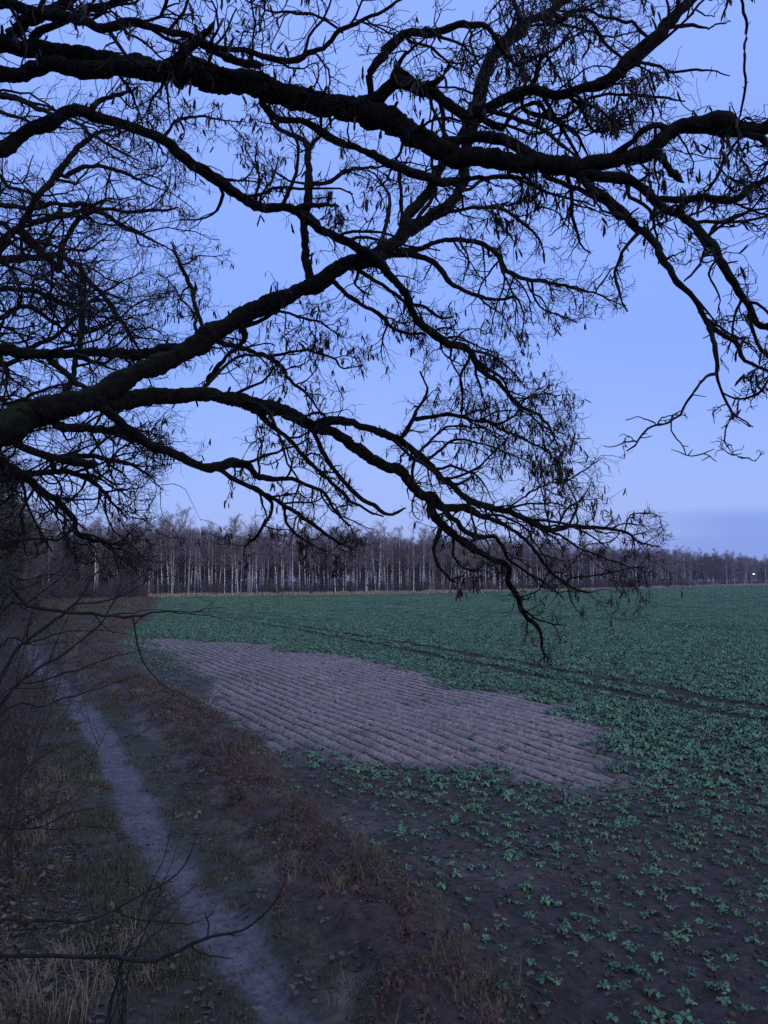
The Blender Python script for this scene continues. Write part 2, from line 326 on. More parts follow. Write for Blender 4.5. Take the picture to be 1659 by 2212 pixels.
def lerp(a, b, t): return a * (1 - t[..., None]) + np.asarray(b) * t[..., None]
def ground_tint(z, x, y):
    n5 = fbm(x * 3.1, y * 3.1, 77); n6 = fbm(x * 0.7, y * 0.7, 70)
    c = np.ones(x.shape + (3,)) * np.array([0.085, 0.072, 0.042])                       # trodden turf
    c = lerp(c, (0.085, 0.058, 0.040), z['wood'] * (0.45 + 0.55 * sst(0.35, 0.6, n6)))         # litter under the trees
    c = lerp(c, (0.185, 0.150, 0.135), z['rut'] * (0.75 + 0.25 * n5)); c = lerp(c, (0.085, 0.070, 0.062), z['rut2'])
    c = lerp(c, (0.24, 0.17, 0.115), z['sand'] * sst(0.38, 0.6, n6) * 0.8)
    c = lerp(c, (0.100, 0.060, 0.043), z['rust'])
    c = lerp(c, (0.074, 0.052, 0.036), z['field'])
    c = lerp(c, (0.075, 0.125, 0.058), z['field'] * z['head'] * sst(30, 120, y))                # thick crop seen from far
    c = lerp(c, (0.16, 0.112, 0.085), z['field'] * (1 - z['head']) * sst(0.55, 0.70, n6) * 0.6)
    c = lerp(c, (0.40, 0.290, 0.215), z['patch'] * (0.8 + 0.2 * n5) * (0.82 + 0.18 * sst(0.3, 0.55, n6)))
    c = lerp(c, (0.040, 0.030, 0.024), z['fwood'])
    return c
TINT = ground_tint(gz, GX, GY)
ny, nx = GX.shape
idx = np.arange(ny * nx).reshape(ny, nx)
quads = np.stack([idx[:-1, :-1], idx[:-1, 1:], idx[1:, 1:], idx[1:, :-1]], -1).reshape(-1, 4)
def fc(a): return (0.25 * (a[:-1, :-1] + a[:-1, 1:] + a[1:, 1:] + a[1:, :-1])).reshape(-1)
ffield = (fc(gz['field']) > 0.5)
fpath = (fc(gz['dp']) > -0.55) & (fc(gz['dv']) < -0.35) & (fc(GY) < 118) & (fc(GY) > -3) & ~ffield
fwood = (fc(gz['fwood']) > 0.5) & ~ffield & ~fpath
fverge = ~(ffield | fpath | fwood)
GZ = GZ - (0.04 * sst(0.02, 0.25, gz['patch']) + 0.12 * sst(0.25, 0.9, gz['patch'])) * (GY < 70)
V = np.stack([GX, GY, GZ], -1).reshape(-1, 3); TC = np.concatenate([TINT.reshape(-1, 3), np.ones((ny * nx, 1))], 1)
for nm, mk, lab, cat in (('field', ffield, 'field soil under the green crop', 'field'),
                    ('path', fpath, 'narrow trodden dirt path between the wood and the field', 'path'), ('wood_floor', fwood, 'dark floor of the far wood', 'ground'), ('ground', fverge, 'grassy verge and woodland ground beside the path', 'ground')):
    q = quads[mk]; u, inv = np.unique(q, return_inverse=True)
    b = MB(); b.add(V[u], inv.reshape(-1, 4)); me = b.mesh(nm, M_soil)
    a = me.color_attributes.new('tint', 'FLOAT_COLOR', 'POINT'); a.data.foreach_set('color', TC[u].astype(np.float32).reshape(-1))
    link(nm, me, kind='structure', label=lab)
# the bare patch: a sheet of its own whose mesh follows the drilled rows
def patch_sheet():
    c = np.column_stack([PATCH @ NDIR, PATCH @ UDIR]); lo, hi = c.min(0) - 1.5, c.max(0) + 1.5
    S_, T_ = np.meshgrid(np.arange(lo[0], hi[0], 0.038), np.arange(lo[1], hi[1], 0.085)); x = S_ * NDIR[0] + T_ * UDIR[0]; y = S_ * NDIR[1] + T_ * UDIR[1]
    z = zones(x, y); h = height(x, y, z) + 0.006 + (fbm(S_ * 9 + 3 * z['n'], T_ * 1.3 + S_ * 0.7, 21, 3) - 0.5) * 0.014 * z['patch']; t = ground_tint(z, x, y); a, b_ = x.shape; ix = np.arange(a * b_).reshape(a, b_)
    q = np.stack([ix[:-1, :-1], ix[1:, :-1], ix[1:, 1:], ix[:-1, 1:]], -1).reshape(-1, 4); q = q[fc(z['patch']) > 0.03]; u, inv = np.unique(q, return_inverse=True)
    m = MB(); m.add(np.stack([x, y, h], -1).reshape(-1, 3)[u], inv.reshape(-1, 4)); me = m.mesh('bare_soil_patch', M_soil)
    if me.polygons[0].normal.z < 0: me.flip_normals()
    at_ = me.color_attributes.new('tint', 'FLOAT_COLOR', 'POINT'); at_.data.foreach_set('color', np.concatenate([t.reshape(-1, 3), np.ones((a * b_, 1))], 1)[u].astype(np.float32).reshape(-1))
    link('bare_soil_patch', me, kind='structure', label='pale bare soil patch with drilled rows inside the green crop')
patch_sheet()
def hz(x, y):
    x = np.atleast_1d(np.asarray(x, float)); y = np.atleast_1d(np.asarray(y, float)); return height(x, y)
# ------------------------------------------------------------------ scattering through geometry nodes
def template(name, me):
    return bpy.data.objects.new(name, me)          # never linked to the scene: only a source shape
def scatter(name, pts, rot, scl, which, temps, label, cat):
    me = bpy.data.meshes.new(name); n = len(pts)
    me.vertices.add(n); me.vertices.foreach_set('co', np.asarray(pts, np.float32).reshape(-1))
    a = me.attributes.new('rot', 'FLOAT_VECTOR', 'POINT'); a.data.foreach_set('vector', np.asarray(rot, np.float32).reshape(-1))
    a = me.attributes.new('scl', 'FLOAT', 'POINT'); a.data.foreach_set('value', np.asarray(scl, np.float32))
    a = me.attributes.new('which', 'INT', 'POINT'); a.data.foreach_set('value', np.asarray(which, np.int32))
    o = link(name, me, kind='stuff', label=label, category=cat)
    g = bpy.data.node_groups.new(name + '_scatter', 'GeometryNodeTree')
    g.interface.new_socket('Geometry', in_out='INPUT', socket_type='NodeSocketGeometry'); g.interface.new_socket('Geometry', in_out='OUTPUT', socket_type='NodeSocketGeometry')
    N = g.nodes.new; K = g.links.new
    gi = N('NodeGroupInput'); go = N('NodeGroupOutput'); ip = N('GeometryNodeInstanceOnPoints'); gt = N('GeometryNodeGeometryToInstance')
    for t in reversed(temps):
        oi = N('GeometryNodeObjectInfo'); oi.inputs['Object'].default_value = t; oi.inputs['As Instance'].default_value = False; K(oi.outputs['Geometry'], gt.inputs[0])
    def na(nm, ty):
        x = N('GeometryNodeInputNamedAttribute'); x.data_type = ty; x.inputs['Name'].default_value = nm; return x.outputs['Attribute']
    er = N('FunctionNodeEulerToRotation'); K(na('rot', 'FLOAT_VECTOR'), er.inputs[0])
    K(gi.outputs[0], ip.inputs['Points']); K(gt.outputs[0], ip.inputs['Instance']); ip.inputs['Pick Instance'].default_value = True
    K(na('which', 'INT'), ip.inputs['Instance Index']); K(er.outputs[0], ip.inputs['Rotation']); K(na('scl', 'FLOAT'), ip.inputs['Scale']); K(ip.outputs[0], go.inputs[0])
    o.modifiers.new('scatter', 'NODES').node_group = g
    return o
def spin(n, tilt=0.15):
    r = rng.uniform(-tilt, tilt, (n, 3)); r[:, 2] = rng.uniform(0, 2 * math.pi, n); return r
# ================================================================== THE OVERHANGING LOCUST TREE
TRUNK = {'x': -3.75, 'y': 5.35}
def trunk_curve(zz):  # trunk axis, slightly leaning
    return np.array([TRUNK['x'] + 0.05 * zz - 0.012 * zz ** 1.5, TRUNK['y'] + 0.03 * zz, zz])
limbs = {}
def trace(*segs):
    o = []
    for n, pts in segs: o += Z(n, pts)
    return np.array(o, float)
def limb(name, pts, d, parent=None, dens=3.0, ln=0.9, f0=0.15, root=None, wob=0.10, sub=1.0, tip_to=None):
    """pts: px,py,width(zoom px); d: depths along the limb (first one is taken from the parent)"""
    pts = np.asarray(pts, float); seg = np.concatenate([[0], np.cumsum(np.hypot(*np.diff(pts[:, :2], axis=0).T))]); f = seg / seg[-1]
    d = list(d)
    if parent:
        L = limbs[parent]; u, v = proj(L['P']); i = np.argmin((u - pts[0, 0]) ** 2 + (v - pts[0, 1]) ** 2)
        d0 = L['D'][i]; pts = pts.copy(); d[0] = d0
    dep = np.interp(f, np.linspace(0, 1, len(d)), d)
    k = abs(hash(name.encode().hex().__len__() * 7919 + sum(map(ord, name)))) % 100
    dep = dep + wob * np.sin(f * 9 + k) * np.minimum(f * 4, 1)
    P = np.array([at(p[0], p[1], dd) for p, dd in zip(pts, dep)]); Rr = pts[:, 2] / 4 / F * dep * np.where(pts[:, 2] > 60, 0.84, 0.92)
    if parent:
        P = np.vstack([limbs[parent]['P'][i], P]); Rr = np.concatenate([[min(Rr[0] * 1.15, limbs[parent]['R'][i] * 0.9)], Rr]); dep = np.concatenate([[d0], dep])
    if root:
        rp = trunk_curve(root); mid = (rp + P[0]) / 2 + np.array([0, 0, 0.05])
        P = np.vstack([rp, mid, P]); Rr = np.concatenate([[Rr[0] * 1.25, Rr[0] * 1.1], Rr]); dep = np.concatenate([[dep[0]] * 2, dep])
    length = np.sum(np.linalg.norm(np.diff(P, axis=0), axis=1))
    n = int(max(10, min(330, length / (0.022 if Rr.max() > 0.06 else 0.035))))
    A = catmull(np.column_stack([P, Rr, dep]), n)
    A[:, 3] = np.maximum(A[:, 3], 0.0025)
    # small kinks of old wood
    kn = np.cumsum(rng.normal(size=(n, 3)), 0); kn -= np.linspace(0, 1, n)[:, None] * kn[-1]; 
    A[:, :3] += kn * 0.0042 * np.minimum(1, np.arange(n) / 6)[:, None]
    xs = np.cumsum(np.linalg.norm(np.diff(A[:, :3], axis=0, prepend=A[:1, :3]), axis=1)); sd_ = len(limbs) * 13
    w_ = np.stack([vnoise(xs / 0.22 + 7.3 * c_, xs * 0 + sd_, 3) - 0.5 + 0.7 * (vnoise(xs / 0.09 + 3.1 * c_, xs * 0 + sd_, 5) - 0.5) for c_ in range(4)], 1)
    A[:, :3] += w_[:, :3] * (0.018 + 0.14 * A[:, 3:4]) * np.minimum(1, np.arange(n) / 8)[:, None]
    A[:, 3] *= 1 + 0.30 * w_[:, 3]
    limbs[name] = dict(P=A[:, :3], R=A[:, 3], D=A[:, 4], dens=dens, ln=ln, f0=f0, len=length, sub=sub, parent=parent)
# --- the low limb and its two great arms
limb('A', trace((3, [(-80, 830, 200), (0, 775, 180), (150, 700, 150), (300, 655, 125), (420, 612, 112)])), [5.4, 6.0], root=3.7, dens=0)
limb('D', trace((3, [(400, 615, 112), (500, 545, 106), (600, 492, 100), (750, 420, 100), (850, 358, 100), (950, 292, 98), (1100, 228, 90), (1250, 168, 85), (1400, 100, 80), (1500, 45, 80), (1640, -5, 78)]), (2, [(60, 1030, 75), (150, 965, 66), (250, 915, 60), (320, 830, 54), (330, 760, 50), (345, 640, 52), (370, 540, 56), (410, 450, 56), (440, 350, 56), (485, 240, 52), (565, 150, 46), (680, 80, 38), (790, 10, 30), (880, -60, 24)])), [6.0, 7.4, 8.6], 'A', dens=1.3, ln=0.85, f0=0.25)
limb('D2', trace((2, [(90, 950, 50), (150, 870, 48), (220, 780, 46), (262, 690, 40), (300, 630, 36), (350, 560, 36)])), [7, 7.5], 'D', dens=1)
limb('E', trace((3, [(420, 622, 92), (550, 622, 82), (700, 612, 75), (850, 606, 72), (1000, 620, 72), (1130, 658, 68), (1250, 700, 60), (1350, 735, 52)])), [6, 7.3], 'A', dens=2.2, ln=0.85, f0=0.25)
limb('E1', trace((3, [(1350, 730, 42), (1450, 716, 40), (1560, 742, 36), (1660, 764, 36)]), (4, [(70, 792, 32), (130, 842, 30), (200, 900, 28), (260, 960, 28), (330, 1012, 27), (400, 1050, 28)]), (6, [(480, 110, 30), (580, 150, 28), (700, 202, 25), (800, 195, 20), (900, 205, 18), (1050, 222, 14), (1105, 268, 10), (1190, 290, 6)])), [7.3, 8.2, 9.0], 'E', dens=3.2, ln=0.7, f0=0.05)
limb('E2', trace((3, [(1350, 742, 50), (1450, 765, 48), (1550, 830, 48), (1660, 908, 45)]), (4, [(60, 922, 45), (110, 980, 45), (150, 1030, 45), (200, 1062, 48)]), (6, [(230, 172, 42), (300, 242, 40), (380, 310, 34), (450, 350, 28), (530, 376, 28), (532, 440, 22), (570, 505, 22), (612, 592, 19), (668, 650, 17), (680, 720, 13), (692, 782, 7)])), [7.3, 8.2, 9.2], 'E', dens=1.5, ln=0.5, f0=0.1)
limb('E2b', trace((6, [(210, 100, 40), (290, 120, 40), (350, 118, 34), (420, 150, 26), (520, 190, 22), (600, 248, 19), (650, 312, 16), (720, 390, 15), (790, 445, 13), (850, 470, 10), (905, 487, 5)])), [8, 8.4], 'E2', dens=2.4, ln=0.55)
limb('E2b2', trace((6, [(790, 445, 12), (815, 412, 10), (900, 405, 9), (1000, 392, 8), (1130, 370, 5)])), [8, 8.5], 'E2b', dens=2.6, ln=0.4)
limb('E2b3', trace((6, [(792, 455, 9), (812, 520, 7), (856, 586, 4)])), [8, 8.4], 'E2b', dens=1.2, ln=0.25)
limb('E2c', trace((6, [(245, 210, 22), (216, 300, 18), (240, 380, 14), (290, 430, 12), (322, 445, 6)])), [8, 7.7], 'E2', dens=0.8, ln=0.25)
limb('E2d', trace((6, [(290, 432, 8), (330, 420, 7), (362, 395, 4)])), [8, 7.7], 'E2c', dens=0.5, ln=0.2)
limb('E2e', trace((6, [(300, 235, 16), (310, 330, 12), (370, 390, 8), (430, 395, 4)])), [8, 7.8], 'E2', dens=1.5, ln=0.25)
limb('E2f', trace((6, [(210, 60, 30), (290, 150, 26), (380, 230, 24), (470, 245, 20), (530, 330, 16), (620, 400, 12), (700, 440, 8), (780, 520, 5)])), [8, 8.8], 'E2', dens=2.2, ln=0.5)
limb('E1b', trace((6, [(640, 175, 14), (760, 250, 12), (860, 300, 10), (960, 340, 9), (1060, 370, 7), (1130, 400, 4)])), [8, 9.0], 'E1', dens=2.6, ln=0.45)
limb('E1c', trace((6, [(800, 193, 12), (832, 122, 10), (820, 60, 8), (790, -10, 5)])), [8, 8.8], 'E1', dens=4.5, ln=0.45)
limb('E1d', trace((6, [(1040, 218, 8), (1060, 160, 8), (1120, 148, 6), (1205, 160, 3)])), [8, 9.0], 'E1', dens=5, ln=0.35)
limb('E1e', trace((6, [(530, 130, 12), (600, 70, 10), (700, 10, 9)]), (4, [(790, 962, 8), (900, 905, 6), (945, 878, 3)])), [8, 8.6], 'E1', dens=4.5, ln=0.45)
limb('E1f', trace((4, [(78, 780, 24), (130, 702, 20), (160, 640, 13), (182, 570, 10), (152, 500, 7)])), [7.6, 7.9], 'E1', dens=4, ln=0.5)
limb('E1g', trace((4, [(138, 705, 20), (250, 690, 18), (330, 695, 18), (420, 702, 15), (500, 710, 13), (570, 680, 11), (622, 610, 8), (700, 594, 6), (800, 602, 4)])), [7.6, 8.2], 'E1f', dens=3.4, ln=0.55)
limb('E1h', trace((4, [(420, 702, 14), (520, 750, 12), (600, 790, 10), (690, 830, 8), (760, 900, 5)])), [7.6, 8.4], 'E1g', dens=3.2, ln=0.5)
limb('E1i', trace((4, [(110, 880, 16), (160, 835, 14), (215, 778, 12), (290, 740, 11), (380, 742, 9), (480, 770, 7), (560, 820, 4)])), [7.6, 8.4], 'E1', dens=3.4, ln=0.55)
limb('E1j', trace((4, [(190, 880, 14), (280, 810, 12), (380, 800, 10), (500, 830, 8), (600, 880, 6), (700, 940, 4)])), [7.6, 8.4], 'E1', dens=3.2, ln=0.55)
limb('F', trace((3, [(470, 670, 44), (560, 738, 46), (640, 798, 42), (720, 842, 46), (800, 888, 46), (900, 908, 46), (1000, 890, 44), (1060, 902, 32), (1105, 950, 28), (1200, 955, 24), (1300, 980, 20), (1380, 1018, 18), (1440, 1090, 14), (1510, 1170, 8)])), [6, 7.0, 7.6], 'A', dens=2.6, ln=0.55, f0=0.45)
limb('F2', trace((3, [(930, 905, 26), (1040, 980, 24), (1120, 1022, 26)]), (5, [(1200, 92, 22), (1290, 152, 20), (1370, 212, 19), (1450, 262, 14), (1545, 305, 6)])), [7, 7.4], 'F', dens=3.4, ln=0.5)
limb('F2b', trace((5, [(1120, 52, 18), (1180, 100, 16), (1160, 170, 14), (1110, 240, 12), (1060, 280, 8), (1050, 350, 4)])), [7, 7.2], 'F2', dens=3, ln=0.35)
limb('F2c', trace((5, [(1230, 120, 16), (1240, 190, 13), (1300, 250, 11), (1370, 290, 8), (1450, 330, 4)])), [7, 7.4], 'F2', dens=3, ln=0.35)
limb('F3', trace((3, [(250, 735, 30), (400, 740, 36), (500, 752, 36), (570, 785, 30), (660, 825, 26)])), [6, 6.6], 'A', dens=1.5, ln=0.4)
limb('F4', trace((3, [(1000, 895, 20), (1080, 885, 18), (1160, 855, 14), (1250, 820, 10), (1330, 790, 5)])), [7, 7.3], 'F', dens=2, ln=0.3)
limb('G1', trace((3, [(1130, 700, 26), (1220, 780, 22), (1290, 840, 20), (1370, 920, 20), (1430, 980, 18), (1500, 1050, 17), (1600, 1100, 12), (1660, 1128, 7)])), [7, 7.8], 'E', dens=2.6, ln=0.5)
limb('G2', trace((3, [(1350, 745, 25), (1400, 850, 22), (1460, 940, 22), (1520, 1010, 21), (1600, 1070, 20), (1665, 1118, 16), (1725, 1110, 12), (1755, 1088, 6)])), [7.2, 7.8], 'E', dens=1.8, ln=0.4)
limb('H1', trace((3, [(60, 800, 44), (200, 858, 42), (300, 880, 40), (400, 900, 36), (425, 902, 10)])), [5.6, 5.9], 'A', dens=0.3, ln=0.3)
# --- branches of the arm D
limb('Q', trace((3, [(1345, 130, 52), (1338, 60, 40), (1320, 0, 35)]), (1, [(1312, 950, 33), (1316, 880, 36), (1322, 780, 32), (1320, 650, 30), (1280, 612, 24), (1212, 570, 22), (1165, 505, 14), (1120, 450, 8)])), [7, 7.4], 'D', dens=2.0, ln=0.5)
limb('Q2', trace((1, [(1322, 805, 22), (1420, 772, 20), (1500, 742, 15), (1650, 728, 10), (1760, 700, 5)])), [7, 7.4], 'Q', dens=3.5, ln=0.5)
limb('Q3', trace((1, [(1316, 792, 13), (1250, 780, 12), (1200, 755, 10), (1165, 738, 5)])), [7, 7.2], 'Q', dens=3, ln=0.35)
limb('Q4', trace((1, [(1322, 650, 16), (1380, 590, 14), (1440, 520, 10), (1500, 470, 5)])), [7, 7.4], 'Q', dens=3, ln=0.4)
limb('D3', trace((3, [(1560, 15, 30), (1660, 0, 28)]), (4, [(130, 2, 28), (220, 38, 27), (290, 130, 24), (380, 176, 20), (470, 195, 18), (560, 182, 12), (595, 250, 9), (600, 320, 7), (578, 402, 4)])), [7.2, 7.8], 'D', dens=2.0, ln=0.4)
limb('D4', trace((2, [(60, 1080, 26), (160, 1070, 25), (220, 1042, 24), (330, 1030, 22), (430, 1050, 22), (510, 1110, 22)]), (4, [(560, 66, 22), (640, 105, 18), (760, 115, 15), (870, 150, 13), (930, 160, 10), (1050, 218, 5)])), [7.4, 8.2], 'D', dens=3.6, ln=0.5)
limb('D4b', trace((4, [(638, 105, 13), (656, 180, 11), (720, 240, 9), (835, 288, 5)])), [8, 8.2], 'D4', dens=3.4, ln=0.35)
limb('D4c', trace((4, [(915, 150, 8), (960, 90, 7), (1022, 28, 4)])), [8, 8.4], 'D4', dens=3.5, ln=0.3)
limb('D5', trace((2, [(290, 915, 20), (400, 896, 18), (500, 910, 18), (580, 950, 16), (650, 1010, 13), (695, 1095, 6)])), [8, 8.2], 'D', dens=3.4, ln=0.45)
limb('D6', trace((3, [(1440, 110, 25), (1500, 160, 22), (1560, 200, 21), (1620, 236, 21), (1665, 266, 20)]), (4, [(60, 320, 18), (120, 345, 15), (185, 338, 8)])), [7.2, 7.4], 'D', dens=2.2, ln=0.4)
limb('D7', trace((3, [(1540, 55, 22), (1620, 108, 20)]), (4, [(0, 132, 18), (80, 190, 17), (160, 210, 15), (240, 270, 12), (300, 265, 6)])), [7.2, 7.4], 'D', dens=2.2, ln=0.4)
limb('D8', trace((3, [(1050, 330, 30), (1040, 370, 22), (960, 440, 22), (910, 520, 22), (905, 560, 18)])), [6.9, 6.8], 'D', dens=1.2, ln=0.35)
limb('D9', trace((3, [(1000, 300, 14), (1100, 290, 20), (1200, 245, 14), (1300, 262, 12), (1400, 300, 9), (1480, 350, 5)])), [7, 7.4], 'D', dens=3.5, ln=0.45)
limb('D10', trace((3, [(880, 300, 20), (850, 200, 22), (820, 110, 20), (780, 20, 14), (740, -60, 8)])), [7, 7.4], 'D', dens=2.5, ln=0.5)
limb('D11', trace((3, [(850, 320, 16), (830, 250, 12), (760, 170, 8), (720, 90, 5)])), [7, 7.4], 'D', dens=3.0, ln=0.4)
# --- limb C, arching down from the left
limb('C', trace((1, [(-70, 655, 66), (0, 612, 68), (100, 562, 62), (200, 520, 60), (300, 474, 60), (400, 472, 62), (480, 500, 52), (600, 546, 50), (720, 590, 50), (800, 668, 48), (900, 742, 46), (1000, 800, 45), (1100, 862, 44), (1160, 890, 42), (1250, 886, 40), (1310, 902, 44), (1380, 960, 48), (1450, 1010, 45), (1560, 1060, 45), (1640, 1110, 46)]), (4, [(60, 92, 38), (130, 182, 36), (180, 300, 35), (260, 380, 35), (370, 420, 33), (420, 510, 25), (500, 562, 21), (580, 642, 16), (700, 722, 11), (762, 862, 5)])), [5.6, 6.5, 7.1, 7.9], root=4.9, dens=2.4, ln=0.65, f0=0.38)
limb('C2', trace((1, [(1300, 892, 30), (1400, 886, 20), (1462, 893, 10)])), [6.9, 7.0], 'C', dens=0.8, ln=0.2)
limb('C3', trace((1, [(400, 470, 30), (440, 430, 24), (520, 395, 18), (600, 380, 10)])), [6, 6.2], 'C', dens=3, ln=0.5)
limb('C4', trace((1, [(730, 560, 16), (760, 520, 14), (850, 510, 12), (960, 520, 9), (1060, 520, 5)])), [6, 6.4], 'C', dens=4, ln=0.45)
limb('C5', trace((1, [(600, 545, 12), (680, 620, 10), (700, 680, 6)])), [6, 6.4], 'C', dens=3.5, ln=0.4)
limb('C6', trace((4, [(390, 440, 16), (450, 490, 14), (520, 540, 12), (560, 640, 10), (640, 700, 8), (730, 760, 4)])), [7, 8], 'C', dens=3.2, ln=0.5)
limb('C7', trace((4, [(190, 330, 16), (240, 360, 14), (330, 350, 12), (420, 390, 9), (500, 430, 5)])), [7, 8], 'C', dens=4.5, ln=0.45)
limb('C8', trace((4, [(290, 390, 12), (300, 470, 10), (340, 560, 8), (330, 640, 4)])), [7, 7.8], 'C', dens=3, ln=0.45)
# --- limb Z, behind D
limb('Z1', trace((3, [(-60, 425, 60), (0, 430, 56), (200, 432, 50), (350, 432, 46), (500, 424, 46), (620, 418, 44), (750, 388, 40), (900, 370, 26), (1000, 385, 25), (1100, 410, 22), (1160, 435, 20), (1220, 492, 18), (1262, 562, 15), (1350, 622, 10), (1392, 682, 5)])), [6.6, 7.6, 7.8], root=4.2, dens=2.6, ln=0.6, f0=0.15)
limb('Z2', trace((3, [(1160, 435, 17), (1250, 416, 15), (1350, 402, 12), (1362, 360, 9), (1330, 300, 5)])), [7.5, 7.8], 'Z1', dens=3, ln=0.4)
limb('Z3', trace((3, [(1330, 408, 12), (1430, 440, 10), (1492, 490, 8), (1565, 468, 4)])), [7.5, 7.9], 'Z2', dens=3, ln=0.35)
limb('Z4', trace((3, [(210, 440, 30), (300, 510, 28), (380, 570, 26), (440, 600, 20)])), [7, 6.5], 'Z1', dens=2.5, ln=0.4)
limb('Z5', trace((3, [(270, 600, 26), (300, 520, 24), (340, 400, 22), (350, 250, 20), (340, 120, 14), (300, 20, 8)])), [6.8, 8.5], 'Z4', dens=3.5, ln=0.7)
# --- the great upper limb B
limb('B', trace((1, [(-80, 350, 86), (0, 345, 82), (150, 322, 66), (250, 312, 72), (400, 345, 82), (550, 352, 84), (700, 338, 100), (850, 352, 128), (1050, 390, 120), (1250, 432, 118), (1450, 480, 116), (1600, 510, 125)]), (2, [(60, 560, 105), (120, 608, 100), (250, 658, 100), (400, 690, 98), (600, 722, 102), (800, 742, 108), (950, 712, 92), (1100, 682, 82), (1200, 612, 76), (1300, 536, 72), (1420, 508, 80), (1550, 522, 70), (1660, 515, 68), (1800, 505, 60), (2000, 560, 45), (2200, 600, 30)])), [5.4, 5.1, 4.6, 4.2], root=6.4, dens=0.8, ln=0.5, f0=0.3)
limb('B1', trace((1, [(-80, 178, 100), (0, 188, 92), (250, 218, 80), (480, 250, 78), (680, 298, 80), (800, 345, 80)])), [5.4, 5.3], root=6.7, dens=0.6, ln=0.4)
limb('B3', trace((2, [(190, 620, 34), (300, 596, 40), (400, 590, 44), (540, 605, 58), (650, 660, 60), (780, 725, 56)])), [5, 4.7], 'B', dens=0.8, ln=0.4)
limb('T1', trace((1, [(720, 320, 74), (780, 232, 62), (850, 172, 50), (905, 135, 34), (926, 100, 8)])), [5.2, 5.0], 'B', dens=0)
limb('T2', trace((1, [(860, 180, 40), (950, 222, 42), (1050, 262, 40), (1110, 272, 34), (1128, 275, 8)])), [5.1, 4.8], 'T1', dens=0.6, ln=0.3)
limb('S1', trace((1, [(-60, 10, 52), (60, 12, 46), (200, 42, 42), (330, 62, 42), (450, 100, 42), (560, 82, 42), (640, 96, 36), (750, 126, 30), (850, 152, 25), (950, 200, 26), (1100, 226, 26), (1200, 246, 28), (1300, 260, 28), (1350, 222, 28), (1420, 206, 25), (1482, 140, 22), (1560, 100, 18), (1660, 42, 15), (1760, -20, 9)])), [5.0, 4.8, 4.9], root=7.2, dens=2.6, ln=0.55)
limb('S2', trace((1, [(40, 150, 56), (150, 82, 58), (230, 40, 50), (330, -20, 40), (450, -80, 30)])), [5.4, 5.0], 'B1', dens=1.0, ln=0.5)
limb('S3', trace((1, [(150, 160, 40), (280, 92, 36), (400, 50, 35), (480, 12, 30), (580, -30, 20)])), [5.4, 5.0], 'B1', dens=1.5, ln=0.5)
limb('S4', trace((1, [(600, 88, 26), (680, 140, 22), (780, 192, 20), (860, 250, 16), (960, 300, 6)])), [5, 5.0], 'S1', dens=2, ln=0.4)
limb('S5', trace((1, [(1482, 140, 15), (1385, 70, 14), (1280, 60, 12), (1150, 30, 9), (1050, -20, 5)])), [4.9, 5.0], 'S1', dens=3.5, ln=0.4)
limb('P', trace((1, [(1130, 440, 28), (1200, 508, 30), (1300, 512, 30), (1370, 552, 40), (1450, 600, 40), (1550, 652, 36), (1650, 700, 40)]), (2, [(80, 730, 40), (180, 762, 38), (250, 792, 38), (320, 790, 36), (400, 772, 22), (560, 772, 15), (640, 800, 8)])), [5.0, 4.9], 'B', dens=2.2, ln=0.45)
limb('I', trace((1, [(1560, 450, 60), (1640, 420, 62)]), (2, [(60, 378, 52), (200, 402, 50), (270, 460, 48), (340, 508, 44), (400, 488, 44), (520, 432, 46), (650, 386, 50), (780, 390, 50), (950, 345, 50), (1060, 252, 58), (1170, 170, 58), (1230, 92, 54), (1330, 0, 42), (1430, -80, 30)])), [4.9, 4.8, 4.6], 'B', dens=2.6, ln=0.6, f0=0.1)
limb('J', trace((1, [(1610, 470, 34), (1598, 380, 34), (1602, 300, 36), (1640, 222, 40)]), (2, [(0, 190, 44), (80, 136, 35), (250, 126, 30), (390, 96, 28), (450, 104, 21), (500, 180, 20), (560, 262, 19), (640, 232, 17), (770, 188, 12), (900, 120, 6)])), [4.9, 4.8, 5.0], 'B', dens=2.8, ln=0.5)
limb('J2', trace((2, [(60, 300, 30), (140, 345, 30), (220, 352, 26), (260, 330, 18), (285, 260, 10)])), [4.9, 4.8], 'I', dens=2, ln=0.3)
limb('J3', trace((2, [(30, 400, 24), (40, 320, 22), (90, 240, 20), (180, 172, 8)])), [4.9, 4.8], 'I', dens=2, ln=0.35)
limb('I2', trace((2, [(520, 440, 20), (600, 420, 20), (640, 330, 18), (680, 240, 16), (740, 330, 10)])), [4.8, 5.0], 'I', dens=3.0, ln=0.5)
limb('I3', trace((2, [(600, 405, 18), (600, 470, 20), (700, 510, 20), (800, 550, 18), (850, 620, 14), (880, 690, 6)])), [4.8, 5.0], 'I', dens=3.0, ln=0.5)
limb('I4', trace((2, [(780, 400, 22), (850, 470, 20), (900, 560, 14), (980, 570, 10), (1060, 540, 5)])), [4.8, 5.0], 'I', dens=4.0, ln=0.5)
limb('I5', trace((2, [(400, 500, 26), (500, 560, 20), (560, 490, 20), (640, 440, 20), (760, 520, 18), (880, 440, 16), (1000, 415, 14), (1180, 410, 12), (1300, 440, 6)])), [4.8, 5.1], 'I', dens=2.6, ln=0.5)
limb('I6', trace((2, [(900, 360, 18), (1050, 290, 18), (1150, 270, 16), (1250, 300, 14), (1380, 300, 10), (1500, 330, 5)])), [4.7, 5.0], 'I', dens=2.8, ln=0.5)
limb('I7', trace((2, [(1040, 260, 18), (950, 170, 18), (860, 60, 18), (760, 60, 16), (720, -20, 10)])), [4.7, 5.0], 'I', dens=2.8, ln=0.55)
